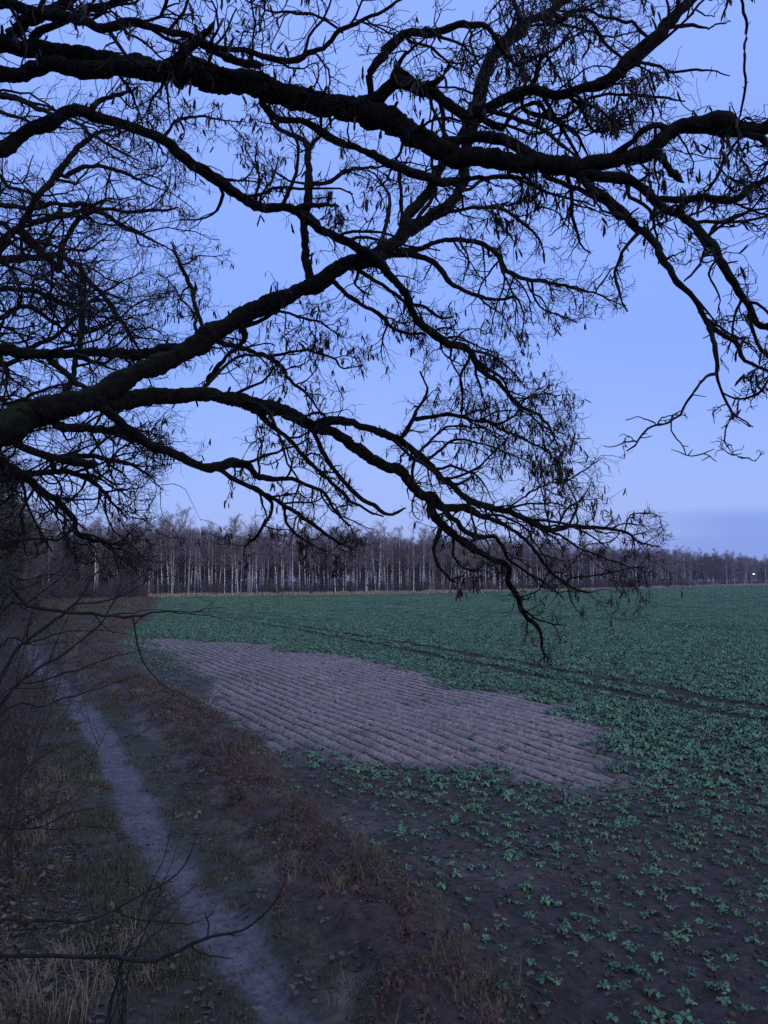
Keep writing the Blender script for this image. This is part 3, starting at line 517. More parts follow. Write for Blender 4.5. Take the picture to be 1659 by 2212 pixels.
limb('I8', trace((2, [(1160, 180, 18), (1060, 100, 16), (960, 70, 14), (860, 50, 12), (700, 110, 12), (560, 110, 8)])), [4.7, 5.2], 'I', dens=2.6, ln=0.55)
limb('I9', trace((2, [(1200, 130, 16), (1300, 110, 14), (1400, 130, 10), (1500, 90, 5)])), [4.7, 4.9], 'I', dens=2.4, ln=0.4)
limb('D12', trace((2, [(500, 220, 18), (600, 140, 20), (580, 60, 22), (550, -30, 20)])), [8.2, 8.4], 'D', dens=2.5, ln=0.5)
limb('D13', trace((2, [(560, 150, 20), (640, 90, 18), (760, 90, 16), (880, 120, 14), (1000, 150, 9), (1100, 130, 5)])), [8.2, 8.6], 'D', dens=2.8, ln=0.6)
limb('K', trace((2, [(700, 765, 24), (860, 850, 26), (950, 890, 28), (1010, 930, 32), (1080, 962, 36), (1150, 1022, 36), (1200, 1100, 36)]), (4, [(1240, 80, 32), (1330, 170, 30), (1400, 278, 29), (1470, 320, 26), (1530, 358, 24), (1560, 420, 20), (1630, 460, 18), (1710, 520, 14), (1800, 640, 8)])), [4.5, 4.0, 3.7], 'B', dens=1.4, ln=0.32)
limb('K2', trace((2, [(850, 765, 34), (950, 858, 36), (1030, 922, 38), (1090, 968, 36)])), [4.5, 4.3], 'B', dens=0.8, ln=0.3)
limb('K3', trace((4, [(1398, 275, 25), (1412, 390, 22), (1440, 470, 21), (1446, 522, 18), (1462, 590, 14), (1500, 650, 12), (1588, 742, 6)])), [4.0, 3.6], 'K', dens=1.6, ln=0.22, sub=0.5)
limb('K4', trace((4, [(1440, 508, 18), (1390, 522, 15), (1322, 600, 14), (1270, 668, 12), (1200, 702, 10), (1150, 740, 10), (1080, 810, 9), (1052, 836, 6)])), [3.8, 3.4], 'K3', dens=1.6, ln=0.16, sub=0.5)
limb('K5', trace((4, [(1245, 685, 8), (1252, 760, 7), (1300, 800, 6), (1322, 850, 5), (1390, 850, 5), (1435, 888, 3)])), [3.7, 3.5], 'K4', dens=1.8, ln=0.14, sub=0.5)
limb('K6', trace((4, [(1172, 722, 7), (1110, 705, 6), (1048, 716, 3)])), [3.6, 3.5], 'K4', dens=2, ln=0.1, sub=0.5)
limb('K7', trace((4, [(1460, 590, 10), (1520, 615, 11), (1590, 600, 12), (1659, 522, 12), (1740, 440, 9)])), [3.7, 3.6], 'K3', dens=1.6, ln=0.2, sub=0.5)
limb('K8', trace((4, [(1540, 665, 6), (1482, 730, 6), (1466, 800, 6), (1480, 850, 5), (1542, 880, 3)])), [3.7, 3.6], 'K3', dens=1.4, ln=0.12, sub=0.5)
limb('Mm', trace((2, [(830, 755, 42), (950, 762, 44), (1050, 782, 48), (1130, 832, 46), (1230, 902, 45), (1310, 962, 44), (1390, 1042, 44), (1440, 1110, 40)]), (4, [(1490, 120, 40), (1560, 220, 35), (1610, 290, 30), (1660, 306, 28), (1760, 300, 20)])), [4.5, 4.1, 3.9], 'B', dens=2.8, ln=0.38)
limb('M2', trace((4, [(1575, 245, 20), (1612, 350, 18), (1660, 432, 15), (1740, 520, 8)])), [4.0, 3.9], 'Mm', dens=2.2, ln=0.25)
limb('M3', trace((2, [(1060, 790, 20), (1060, 850, 18), (1140, 900, 16), (1160, 960, 10), (1200, 1000, 5)])), [4.2, 4.3], 'Mm', dens=4, ln=0.35)
limb('M4', trace((2, [(1390, 1040, 18), (1440, 960, 16), (1520, 920, 14), (1640, 900, 10), (1720, 880, 6)])), [4.1, 4.2], 'Mm', dens=4, ln=0.35)
limb('M5', trace((4, [(1440, 10, 16), (1400, 90, 12), (1440, 180, 9), (1430, 240, 4)])), [4.0, 4.1], 'Mm', dens=3.5, ln=0.25)
limb('Nn', trace((2, [(1190, 860, 32), (1300, 872, 38), (1400, 882, 40), (1500, 872, 36), (1580, 822, 30), (1660, 772, 28), (1760, 700, 20)])), [4.3, 4.2], 'Mm', dens=2.8, ln=0.45)
limb('Oo', trace((2, [(960, 690, 30), (1000, 660, 30), (1060, 612, 30), (1150, 560, 30), (1300, 555, 26), (1420, 552, 28), (1560, 568, 30), (1660, 610, 28), (1760, 680, 20)])), [4.5, 4.2], 'B', dens=2.4, ln=0.45)
limb('O2', trace((2, [(1560, 570, 16), (1500, 650, 15), (1420, 780, 14), (1380, 840, 10)])), [4.3, 4.4], 'Oo', dens=3.5, ln=0.4)
limb('B5', trace((2, [(1180, 650, 40), (1230, 710, 38), (1270, 760, 32), (1295, 785, 10)])), [4.4, 4.3], 'B', dens=0.5, ln=0.2)
limb('B6', trace((2, [(1540, 500, 12), (1545, 400, 12), (1555, 250, 13), (1550, 120, 13), (1545, 20, 12), (1530, -60, 9)])), [4.2, 3.9], 'B', dens=0.8, ln=0.18)
limb('B7', trace((1, [(1085, 350, 6), (1088, 200, 7), (1090, 60, 8), (1092, -60, 8)])), [4.9, 4.5], 'B', dens=0.6, ln=0.15)
limb('B8', trace((1, [(1134, 370, 5), (1140, 200, 6), (1143, 60, 6), (1140, -60, 6)])), [4.9, 4.4], 'B', dens=0.6, ln=0.15)
limb('B9', trace((2, [(600, 770, 14), (590, 850, 12), (540, 880, 9), (480, 880, 4)])), [4.8, 4.9], 'B', dens=4, ln=0.35)
limb('B10', trace((2, [(660, 770, 12), (665, 870, 10), (740, 910, 8), (790, 985, 5)])), [4.7, 4.8], 'B', dens=2.5, ln=0.25)
limb('B11', trace((1, [(700, 370, 14), (650, 430, 12), (630, 520, 7), (560, 560, 4)])), [5.2, 5.3], 'B', dens=4, ln=0.4)
limb('B12', trace((1, [(720, 380, 12), (730, 450, 10), (740, 540, 6)])), [5.2, 5.3], 'B', dens=4, ln=0.35)
# lower boughs behind the main limb, left
limb('V1', np.array([(-60, 1000, 40), (20, 1010, 36), (60, 1035, 34), (110, 1072, 34), (145, 1100, 30), (165, 1120, 28), (177, 1155, 24), (232, 1170, 18), (250, 1195, 8)], float), [7.0, 7.6], root=2.7, dens=4, ln=0.7, f0=0.2)
limb('V2', np.array([(-60, 1040, 30), (50, 1025, 30), (100, 1020, 28), (153, 1015, 26), (208, 1038, 22), (236, 1075, 16), (275, 1122, 8)], float), [7.6, 8.4], root=2.9, dens=5, ln=0.8, f0=0.2)
limb('V3', np.array([(120, 985, 26), (200, 985, 24), (260, 1000, 20), (310, 1020, 12), (350, 1060, 6)], float), [7.0, 8.0], 'V2', dens=4.5, ln=0.7)
limb('V4', np.array([(-60, 930, 30), (60, 915, 28), (160, 925, 24), (240, 940, 20), (300, 960, 14), (350, 985, 6)], float), [8.4, 9.0], root=3.6, dens=5, ln=0.8, f0=0.2)
tree = thing('locust_tree', (TRUNK['x'], TRUNK['y'], 0), 'large old bare tree with mossy black limbs and hanging seed pods arching over the path', 'tree')
tloc = np.array([TRUNK['x'], TRUNK['y'], 0.0])
def trunk_mesh():
    zz = np.concatenate([[-0.3, 0.0, 0.15, 0.4], np.linspace(0.9, 11, 22)])
    P = np.array([trunk_curve(max(z, 0)) for z in zz]); P[:, 2] = zz; P -= tloc
    R = np.interp(zz, [-0.3, 0.0, 0.4, 1.2, 3.5, 6.5, 8, 11], [0.62, 0.55, 0.46, 0.38, 0.36, 0.28, 0.16, 0.04])
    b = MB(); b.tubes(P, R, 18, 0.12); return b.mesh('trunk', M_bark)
link('trunk', trunk_mesh(), tree)
POD_T = []      # placed pods: base, direction, length, depth
GAPS = [np.array(g, float) for g in ([(1235, 700), (1330, 690), (1400, 650), (1360, 560), (1250, 500), (1430, 560), (1480, 660), (1520, 760), (1540, 830), (1480, 880), (1345, 925), (1330, 1040), (1420, 1090), (1330, 1020), (1275, 900), (1260, 830), (1190, 745)],
        [(430, 415), (520, 430), (590, 490), (575, 560), (480, 520)], [(385, 1000), (470, 1015), (500, 1060), (455, 1120), (340, 1100)], [(1430, 950), (1659, 1020), (1659, 1190), (1460, 1100)],
        [(770, 990), (840, 1020), (890, 1090), (820, 1130), (760, 1060)], [(1290, 130), (1659, 0), (1659, 0), (1659, 230), (1500, 210), (1450, 130)])]
def keep(P):
    u, v = proj(P[:, [1, -1]]); ok = np.ones(len(P), bool)
    for k in range(2):
        for g in GAPS: ok &= ~(inside(u[:, k], v[:, k], g) & (rng.random(len(P)) < 0.88))
    return ok
def twiggery(L, fine=True, g1=0.0, pods=0.30, pk=keep, mult=1.0):
    """secondary branches, twigs and twiglets of one limb; returns a mesh builder"""
    b = MB(); n = rng.poisson(L['dens'] * L['len'] * (1 - L['f0']) * 2.5 * mult)
    P0, R0 = L['P'], L['R']; Kn = len(P0)
    t = L['f0'] + (1 - L['f0']) * (np.arange(n) + rng.uniform(0, 1, n)) / max(n, 1); t[:max(1, n // 8)] = rng.uniform(0.9, 1, max(1, n // 8))[:len(t[:max(1, n // 8)])]
    if n == 0: return None
    i = np.minimum((t * (Kn - 1)).astype(int), Kn - 2)
    pos = P0[i]; tan = nrm(P0[i + 1] - P0[i]); ln = L['ln'] * rng.uniform(0.35, 1.65, n) * (1.25 - 0.5 * t)
    r = np.clip(R0[i] * 0.55, 0.0042, 0.0055 + 0.014 * ln)
    P1, R1 = sprout(pos, tan, ln, r, 10, 0.24, g1, (30, 75), 0.4, 0.25)
    k = pk(P1); P1, R1 = P1[k], R1[k]; b.tubes(P1, R1, 4)
    if len(P1) == 0: return b
    n2 = max(2, int(7 * L['sub']))
    ps, tn, rr, tt = children(P1, R1, n2, 0.12)
    ls = np.repeat(np.linalg.norm(P1[:, -1] - P1[:, 0], axis=1), n2) * rng.uniform(0.25, 0.65, len(ps)) * (1.2 - 0.5 * tt)
    P2, R2 = sprout(ps, tn, ls, np.clip(rr * 0.62, 0.0030, 0.007), 7, 0.30, g1, (30, 70), 0.45, 0.2)
    k = pk(P2); P2, R2 = P2[k], R2[k]; b.tubes(P2, R2, 3)
    if fine and len(P2):
        ps, tn, rr, tt = children(P2, R2, 3, 0.2)
        ls = np.repeat(np.linalg.norm(P2[:, -1] - P2[:, 0], axis=1), 3) * rng.uniform(0.3, 0.75, len(ps)) + 0.02
        P3, R3 = sprout(ps, tn, ls, np.full(len(ps), 0.0022), 5, 0.40, g1, (35, 75), 0.7, 0.1)
        k = pk(P3); P3, R3 = P3[k], R3[k]; b.tubes(P3, R3, 3)
        sel = np.where(rng.random(len(P3)) < pods)[0]
        # pods come in little bunches
        sel = sel[fbm(P3[sel, -1, 0] * 2.2 + 40, P3[sel, -1, 2] * 2.2 + 40 + P3[sel, -1, 1], 61, 2) > 0.42]
        for j in sel:
            for q in range(rng.integers(1, 4)):
                POD_T.append((P3[j, -1] + rng.normal(size=3) * 0.008, rng.uniform(0.05, 0.095)))
    return b
for nm, L in limbs.items():
    b = MB(); big = L['R'].max()
    b.tubes(L['P'] - tloc, L['R'], 20 if big > 0.05 else (8 if big > 0.02 else 6), 0.26 if big > 0.05 else 0.24)
    ns = rng.poisson(L['len'] * (4.0 if big > 0.02 else 6.0))                     # snapped spurs and buds
    if ns:
        i = rng.integers(2, len(L['P']) - 1, ns); sl_ = rng.uniform(0.015, 0.07, ns)
        Ps, Rs = sprout(L['P'][i] - tloc, nrm(L['P'][i] - L['P'][i - 1]), sl_ + L['R'][i], np.clip(L['R'][i] * rng.uniform(0.12, 0.35, ns), 0.003, 0.016), 3, 0.1, 0, (55, 95), 0.6); b.tubes(Ps, Rs, 5)
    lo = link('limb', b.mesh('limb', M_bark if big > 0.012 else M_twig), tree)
    if L['dens'] > 0:
        tb = twiggery(L, pods=0.10 if nm[0] in 'KM' else 0.30)
        if tb is not None and tb.n:
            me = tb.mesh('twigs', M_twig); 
            v = np.empty(len(me.vertices) * 3, np.float32); me.vertices.foreach_get('co', v); v = v.reshape(-1, 3) - tloc.astype(np.float32)
            me.vertices.foreach_set('co', v.reshape(-1)); link('twigs', me, lo, kind='stuff')
# --- seed pods: flat, curved, hanging
def pod_shape():
    t = np.linspace(0, 1, 7); wd = np.array([0.02, 0.075, 0.10, 0.085, 0.10, 0.07, 0.01]); th = 0.028 * np.sqrt(np.clip(wd / 0.1, 0.05, 1))
    cx = 0.10 * np.sin(t * 2.2); v = []
    for k in range(7):
        for a, c in ((1, 0), (0, 1), (-1, 0), (0, -1)): v.append((cx[k] + a * wd[k], c * th[k], -0.06 - t[k]))
    v = np.array(v); q = []
    for k in range(6):
        for j in range(4): q.append((k * 4 + j, k * 4 + (j + 1) % 4, k * 4 + 4 + (j + 1) % 4, k * 4 + 4 + j))
    s0 = len(v); sv = np.array([(-0.01, 0, 0), (0.01, 0, 0), (0.01, 0, -0.07), (-0.01, 0, -0.07), (0, -0.01, 0), (0, 0.01, 0), (0, 0.01, -0.07), (0, -0.01, -0.07)])
    return np.vstack([v, sv]), np.array(q + [(s0, s0 + 1, s0 + 2, s0 + 3), (s0 + 4, s0 + 5, s0 + 6, s0 + 7)])
PV, PQ = pod_shape()
def rotm(ax, ay, az):
    cx, sx, cy, sy, cz, sz = np.cos(ax), np.sin(ax), np.cos(ay), np.sin(ay), np.cos(az), np.sin(az)
    o = np.zeros_like(cx); i = np.ones_like(cx)
    X = np.stack([np.stack([i, o, o], -1), np.stack([o, cx, -sx], -1), np.stack([o, sx, cx], -1)], -2)
    Y = np.stack([np.stack([cy, o, sy], -1), np.stack([o, i, o], -1), np.stack([-sy, o, cy], -1)], -2)
    Zm = np.stack([np.stack([cz, -sz, o], -1), np.stack([sz, cz, o], -1), np.stack([o, o, i], -1)], -2)
    return Zm @ Y @ X
pp = np.array([p for p, l in POD_T]); pl = np.array([l for p, l in POD_T])
nP = len(pp); pa = rng.normal(0, 0.28, nP), rng.normal(0, 0.28, nP), rng.uniform(0, 6.28, nP)
pd_ = np.linalg.norm(pp - np.array([0, 0, H]), axis=1); order = np.argsort(pd_ / pl)
u, v = proj(pp); vis = (u > 0) & (u < 1659) & (v > 0) & (v < 2212); order = order[vis[order]]
near_p = set(order[:260].tolist())
bp_ = MB(); bp_.add(PV, PQ); pod_me = bp_.mesh('seed_pod', M_pod)
for k in sorted(near_p):
    o = link('seed_pod', pod_me, tree); o.location = pp[k] - tloc; o.rotation_euler = (pa[0][k], pa[1][k], pa[2][k]); o.scale = (pl[k],) * 3
rest = np.array([k for k in range(nP) if k not in near_p])
Rm = rotm(pa[0][rest], pa[1][rest], pa[2][rest])
vv = np.einsum('mij,nj->mni', Rm, PV) * pl[rest][:, None, None] + (pp[rest] - tloc)[:, None, :]
b = MB(); b.add(vv, (PQ[None] + (np.arange(len(rest)) * len(PV))[:, None, None]).reshape(-1, 4)); link('seed_pods', b.mesh('seed_pods', M_pod), tree, kind='stuff')
print('limbs', len(limbs), 'pods', nP)
# ================================================================== A SECOND, FARTHER TREE AT THE LEFT
def nokeep(P): return np.ones(len(P), bool)
first = limbs; limbs = {}
T2 = np.array([-7.6, 10.3, 0.0])
def trunk_curve(zz): return np.array([T2[0] + 0.02 * zz, T2[1] + 0.01 * zz, zz])
limb('W', trace((1, [(-80, 875, 30), (0, 880, 26), (100, 885, 25), (200, 870, 22), (330, 860, 22), (430, 885, 20), (560, 905, 17), (700, 910, 13), (775, 893, 6)])), [9.6, 9.4], root=6.3, dens=3.2, ln=0.8, sub=0.9)
limb('X', trace((1, [(-70, 1150, 60), (0, 1092, 52), (60, 1030, 45), (150, 950, 36), (200, 860, 30), (270, 770, 28), (340, 660, 24), (400, 600, 20), (450, 570, 15), (560, 560, 10), (660, 590, 5)])), [9.6, 9.2], root=5.2, dens=3.2, ln=0.9)
limb('X2', trace((1, [(140, 962, 26), (250, 930, 25), (400, 912, 24), (500, 960, 20), (600, 1010, 15), (700, 1060, 9), (780, 1100, 5)])), [9.4, 9.2], 'X', dens=4, ln=0.8)
limb('X3', trace((3, [(240, 60, 30)]), (1, [(255, 1100, 28), (285, 1030, 25), (350, 945, 22), (430, 905, 14)])), [9.3, 9.2], 'X', dens=2.5, ln=0.7)
limb('X4', trace((1, [(285, 765, 20), (370, 730, 20), (460, 722, 18), (550, 750, 15), (640, 790, 10), (740, 830, 5)])), [9.4, 9.2], 'X', dens=4, ln=0.8)
limb('X5', trace((1, [(-60, 400, 34), (0, 405, 30), (100, 420, 26), (180, 470, 22), (330, 520, 20), (420, 590, 16), (520, 660, 10), (620, 700, 5)])), [9.4, 9.0], root=8.2, dens=3.2, ln=0.9)
limb('X6', trace((3, [(-60, 170, 26), (0, 160, 24), (120, 160, 22), (220, 190, 20), (320, 240, 16), (420, 260, 12), (560, 300, 8), (640, 360, 4)])), [9.6, 9.4], root=5.0, dens=4.5, ln=0.9)
limb('X7', trace((3, [(-60, 290, 24), (0, 260, 24), (100, 210, 22), (200, 270, 18), (300, 340, 16), (420, 320, 14), (520, 280, 10), (640, 250, 5)])), [9.8, 9.4], root=4.6, dens=4.5, ln=0.9)
limb('X8', trace((3, [(-60, 20, 40), (0, 25, 38), (120, 15, 36), (240, 8, 34), (320, 30, 26), (380, 100, 24), (450, 180, 22), (520, 280, 18), (580, 370, 14), (620, 440, 6)])), [9.6, 9.2], root=5.6, dens=3.5, ln=0.9)
limb('X9', trace((3, [(-60, 480, 30), (60, 470, 26), (140, 410, 22), (240, 350, 20), (320, 280, 16), (420, 180, 12), (520, 120, 8), (640, 70, 4)])), [9.6, 9.6], root=4.4, dens=4.0, ln=0.9)
limb('X10', trace((3, [(-60, 640, 24), (20, 630, 22), (100, 610, 18), (200, 560, 14), (300, 540, 8), (400, 500, 4)])), [9.6, 9.6], root=4.2, dens=4.5, ln=0.8)
limb('X11', trace((1, [(-60, 770, 22), (40, 800, 18), (140, 830, 14), (250, 840, 8), (330, 820, 4)])), [9.8, 9.6], root=6.6, dens=4.0, ln=0.8)
limb('X12', trace((1, [(-60, 520, 22), (60, 500, 18), (160, 540, 14), (260, 560, 10), (360, 560, 5)])), [9.8, 9.6], root=7.6, dens=3.5, ln=0.8)
limb('X13', trace((1, [(-60, 1000, 26), (40, 990, 22), (120, 1060, 18)]), (3, [(240, 60, 14), (340, 140, 10), (440, 150, 5)])), [9.8, 9.6], root=5.6, dens=4.5, ln=0.8)
t2 = thing('locust_tree', T2, 'bare tree with a dense tangle of twisting twigs behind the mossy old tree', 'tree')
b = MB(); zz = np.concatenate([[-0.3, 0.0, 0.3], np.linspace(1, 11, 14)]); Pt = np.array([trunk_curve(max(z, 0)) for z in zz]); Pt[:, 2] = zz
b.tubes(Pt - T2, np.interp(zz, [-0.3, 0, 0.5, 5, 9, 11], [0.4, 0.34, 0.26, 0.2, 0.1, 0.03]), 14, 0.1); link('trunk', b.mesh('trunk', M_bark), t2)
POD_T = []
for nm, L in limbs.items():
    b = MB(); b.tubes(L['P'] - T2, L['R'], 8, 0.12); lo = link('limb', b.mesh('limb', M_twig), t2)
    tb = twiggery(L, pods=0.12, pk=keep, mult=0.66)
    if tb is not None and tb.n:
        me = tb.mesh('twigs', M_twig); v = np.empty(len(me.vertices) * 3, np.float32); me.vertices.foreach_get('co', v)
        me.vertices.foreach_set('co', (v.reshape(-1, 3) - T2.astype(np.float32)).reshape(-1)); link('twigs', me, lo, kind='stuff')
if POD_T:
    pp = np.array([p for p, l in POD_T]); pl = np.array([l for p, l in POD_T]); nP = len(pp)
    Rm = rotm(rng.normal(0, 0.28, nP), rng.normal(0, 0.28, nP), rng.uniform(0, 6.28, nP)); vv = np.einsum('mij,nj->mni', Rm, PV) * pl[:, None, None] + (pp - T2)[:, None, :]
    b = MB(); b.add(vv, (PQ[None] + (np.arange(nP) * len(PV))[:, None, None]).reshape(-1, 4)); link('seed_pods', b.mesh('seed_pods', M_pod), t2, kind='stuff')
limbs2 = limbs
# ================================================================== BARE SHRUBS AT THE WOOD EDGE, NEAR LEFT
def stems_to_shrub(label, base, specs, dens, ln, sub=0.55, gmat=M_shrub, fork=True):
    """specs: (pixel polyline with widths, depths); every stem runs back to the common stool on the ground"""
    base = np.array([base[0], base[1], float(hz(base[0], base[1])[0])])
    sh = thing('bare_shrub', base, label, 'shrub'); old = []
    for pts, d in specs:
        pts = np.asarray(pts, float); f = np.linspace(0, 1, len(pts)); dep = np.interp(f, np.linspace(0, 1, len(d)), d)
        P = np.array([at(p[0], p[1], dd) for p, dd in zip(pts, dep)]); R = pts[:, 2] / 5.2 / F * dep
        b0 = base + np.append(rng.normal(size=2) * 0.08, -0.05); mid = b0 * 0.45 + P[0] * 0.55; mid[2] = max(mid[2], b0[2] + 0.25) ; mid[:2] = mid[:2] * 0.6 + b0[:2] * 0.4
        if fork and old and pts[0, 0] > 12:
            O = np.vstack(old); j = np.argmin(np.linalg.norm(O - P[0], axis=1)); P = P + (O[j] - P[0]) * np.linspace(1, 0, len(P))[:, None] ** 2
        else: P = np.vstack([b0, mid, P]); R = np.concatenate([[R[0] * 1.5, R[0] * 1.2], R])
        length = np.sum(np.linalg.norm(np.diff(P, axis=0), axis=1)); A = catmull(np.column_stack([P, R]), int(max(10, length / 0.06)))
        A[:, 3] = np.maximum(A[:, 3], 0.0015); A[1:, :3] += np.cumsum(rng.normal(size=(len(A) - 1, 3)), 0) * 0.0032 + rng.normal(size=(len(A) - 1, 3)) * 0.0035 * np.minimum(1, np.arange(len(A) - 1) / 4)[:, None]
        old.append(A[:, :3]); b = MB(); b.tubes(A[:, :3] - base, A[:, 3], 6, 0.08); so = link('stem', b.mesh('stem', gmat), sh)
        L = dict(P=A[:, :3], R=A[:, 3], D=None, dens=dens, ln=ln, f0=0.35, len=length, sub=sub)
        n = rng.poisson(dens * length)
        if n:
            t = rng.uniform(0.3, 1, n); i = np.minimum((t * (len(A) - 1)).astype(int), len(A) - 2)
            P1, R1 = sprout(A[i, :3], nrm(A[i + 1, :3] - A[i, :3]), ln * rng.uniform(0.3, 1.3, n), np.clip(A[i, 3] * 0.5, 0.0012, 0.005), 7, 0.16, 0.03, (20, 55), 0.4, 0.1)
            tb = MB(); tb.tubes(P1 - base, R1, 4)
            ps, tn, rr, tt = children(P1, R1, 4, 0.25); P2, R2 = sprout(ps, tn, ln * 0.4 * rng.uniform(0.2, 1.1, len(ps)), np.full(len(ps), 0.0013), 5, 0.14, 0.03, (20, 50), 0.6)
            tb.tubes(P2 - base, R2, 3); link('twigs', tb.mesh('twigs', gmat), so, kind='stuff')
    return sh
def z5(p): return Z(5, p)
def z7(p): return Z(7, p)
stems_to_shrub('leafless shrub reaching a long level bough out over the path bend', (-3.0, 4.6), [
    (z5([(-40, 552, 22), (100, 570, 20), (260, 588, 20), (450, 600, 17), (570, 612, 15), (640, 592, 12), (730, 592, 9), (850, 606, 6), (990, 634, 3)]), [4.7, 5.2]),
    (z5([(570, 612, 10), (585, 690, 9), (610, 780, 8), (680, 860, 7), (760, 900, 5), (880, 972, 3)]), [5.0, 5.2]),
    (z5([(610, 600, 10), (650, 560, 8), (760, 555, 7), (860, 560, 6), (930, 518, 3)]), [5.0, 5.4]),
    (z5([(450, 598, 10), (520, 580, 8), (600, 570, 6), (700, 560, 3)]), [4.9, 5.3]),
], 1.0, 0.30)
stems_to_shrub('leafless shrub of long slanting stems in front of the pale path', (-3.3, 5.0), [
    (z5([(0, 840, 18), (130, 690, 17), (260, 585, 16), (330, 520, 14), (380, 430, 11), (460, 360, 9), (570, 310, 4)]), [5.2, 5.6]),
    (z5([(320, 545, 12), (430, 530, 11), (520, 500, 9), (620, 440, 7), (710, 365, 3)]), [5.4, 5.8]),
    (z5([(0, 975, 16), (130, 850, 14), (280, 760, 12), (420, 650, 10), (480, 560, 8), (520, 470, 4)]), [5.0, 5.5]),
    (z5([(0, 990, 12), (160, 890, 11), (330, 830, 9), (480, 780, 7), (640, 745, 3)]), [4.9, 5.4]),
    (z5([(0, 1020, 12), (180, 975, 10), (340, 930, 8), (500, 880, 6), (660, 840, 3)]), [4.8, 5.3]),
    (z5([(-20, 730, 12), (120, 690, 10), (240, 640, 8), (420, 620, 5), (560, 640, 3)]), [5.4, 5.8]),
    (z5([(0, 480, 10), (130, 440, 8), (250, 420, 6), (360, 425, 3)]), [5.6, 6.2]),
    (z5([(-20, 640, 12), (120, 560, 10), (230, 470, 8), (300, 400, 6), (340, 320, 3)]), [5.8, 6.2]),
    (z5([(-20, 560, 10), (100, 470, 9), (190, 430, 7), (300, 350, 4), (380, 310, 2)]), [6.0, 6.6]),
], 2.0, 0.40)
stems_to_shrub('leafless shrub with upswept twigs over the dead leaves beside the lower path', (-2.6, 4.1), [
    (z7([(-30, 445, 11), (80, 405, 10), (140, 360, 10), (230, 300, 9), (260, 240, 8), (276, 162, 4)]), [4.4, 4.6]),
    (z7([(60, 420, 9), (180, 400, 8), (300, 330, 7), (420, 310, 5), (520, 285, 3)]), [4.4, 4.9]),
    (z7([(-20, 455, 8), (100, 410, 8), (240, 405, 6), (340, 392, 5), (450, 400, 3)]), [4.3, 4.7]),
    (z7([(160, 345, 6), (250, 300, 6), (340, 240, 4), (385, 150, 2)]), [4.5, 4.7]),
    (z7([(-20, 115, 9), (80, 70, 7), (140, 30, 4)]), [4.6, 4.9]),
    (z7([(-20, 290, 7), (60, 200, 6), (160, 110, 5), (280, 40, 4), (380, 20, 2)]), [4.6, 5.0]),
    (z7([(-30, 740, 9), (40, 700, 7), (110, 660, 4)]), [4.0, 4.3]),
], 0.9, 0.20)
stems_to_shrub('leafless shrub whose long crooked bough sweeps up across the path edge', (-2.35, 3.55), [
    (z7([(-40, 922, 20), (0, 926, 20), (170, 942, 22), (330, 945, 21), (480, 946, 22), (600, 966, 24), (720, 944, 22), (830, 895, 20), (920, 860, 16), (1020, 850, 14), (1110, 800, 12), (1190, 722, 11), (1232, 650, 9), (1246, 584, 5)]), [3.7, 4.0]),
    (z7([(905, 858, 11), (912, 820, 10), (890, 790, 9), (880, 752, 4)]), [3.95, 4.0]),
    (z7([(890, 790, 7), (922, 760, 6), (952, 732, 3)]), [3.98, 4.05]),
    (z7([(850, 892, 10), (890, 930, 9), (950, 945, 8), (1028, 956, 4)]), [3.9, 4.0]),
], 0.25, 0.10)
stems_to_shrub('twiggy leafless shrub with a thin forked bough above the long crooked one', (-2.5, 3.9), [
    (z7([(-40, 830, 14), (100, 800, 13), (190, 785, 12), (320, 800, 12), (420, 775, 12), (480, 742, 10), (580, 685, 9), (680, 640, 10), (760, 580, 9), (800, 530, 8), (830, 460, 7), (848, 398, 3)]), [4.0, 4.4]),
    (z7([(500, 770, 8), (580, 795, 8), (700, 800, 7), (820, 806, 6), (895, 775, 3)]), [4.1, 4.3]),
    (z7([(-20, 860, 8), (60, 840, 8), (180, 830, 8), (330, 812, 6), (440, 860, 5), (540, 840, 3)]), [4.0, 4.2]),
], 0.8, 0.22)
bs = at(255, 2140, 5.55)
stems_to_shrub('small clump of thin upright twigs on the dead leaves by the path', (bs[0], bs[1]), [
    (z7([(560, 930, 9), (600, 800, 8), (640, 690, 6), (700, 560, 5), (745, 420, 4), (765, 290, 2)]), [5.5, 5.6]),
    (z7([(590, 900, 8), (640, 760, 7), (690, 640, 6), (740, 520, 4), (770, 400, 2)]), [5.5, 5.7]),
    (z7([(540, 920, 8), (600, 850, 6), (700, 740, 5), (800, 680, 4), (860, 620, 2)]), [5.5, 5.6]),
    (z7([(520, 960, 7), (620, 900, 6), (720, 800, 5), (800, 690, 3), (850, 640, 2)]), [5.5, 5.8]),
    (z7([(500, 950, 6), (470, 800, 5), (450, 650, 4), (480, 520, 3), (520, 420, 2)]), [5.5, 5.5]),
    (z7([(480, 960, 6), (420, 820, 5), (400, 700, 4), (430, 620, 2)]), [5.5, 5.4]),
    (z7([(560, 960, 6), (660, 860, 5), (780, 810, 4), (880, 700, 2)]), [5.4, 5.6]),
], 1.6, 0.22, fork=False)
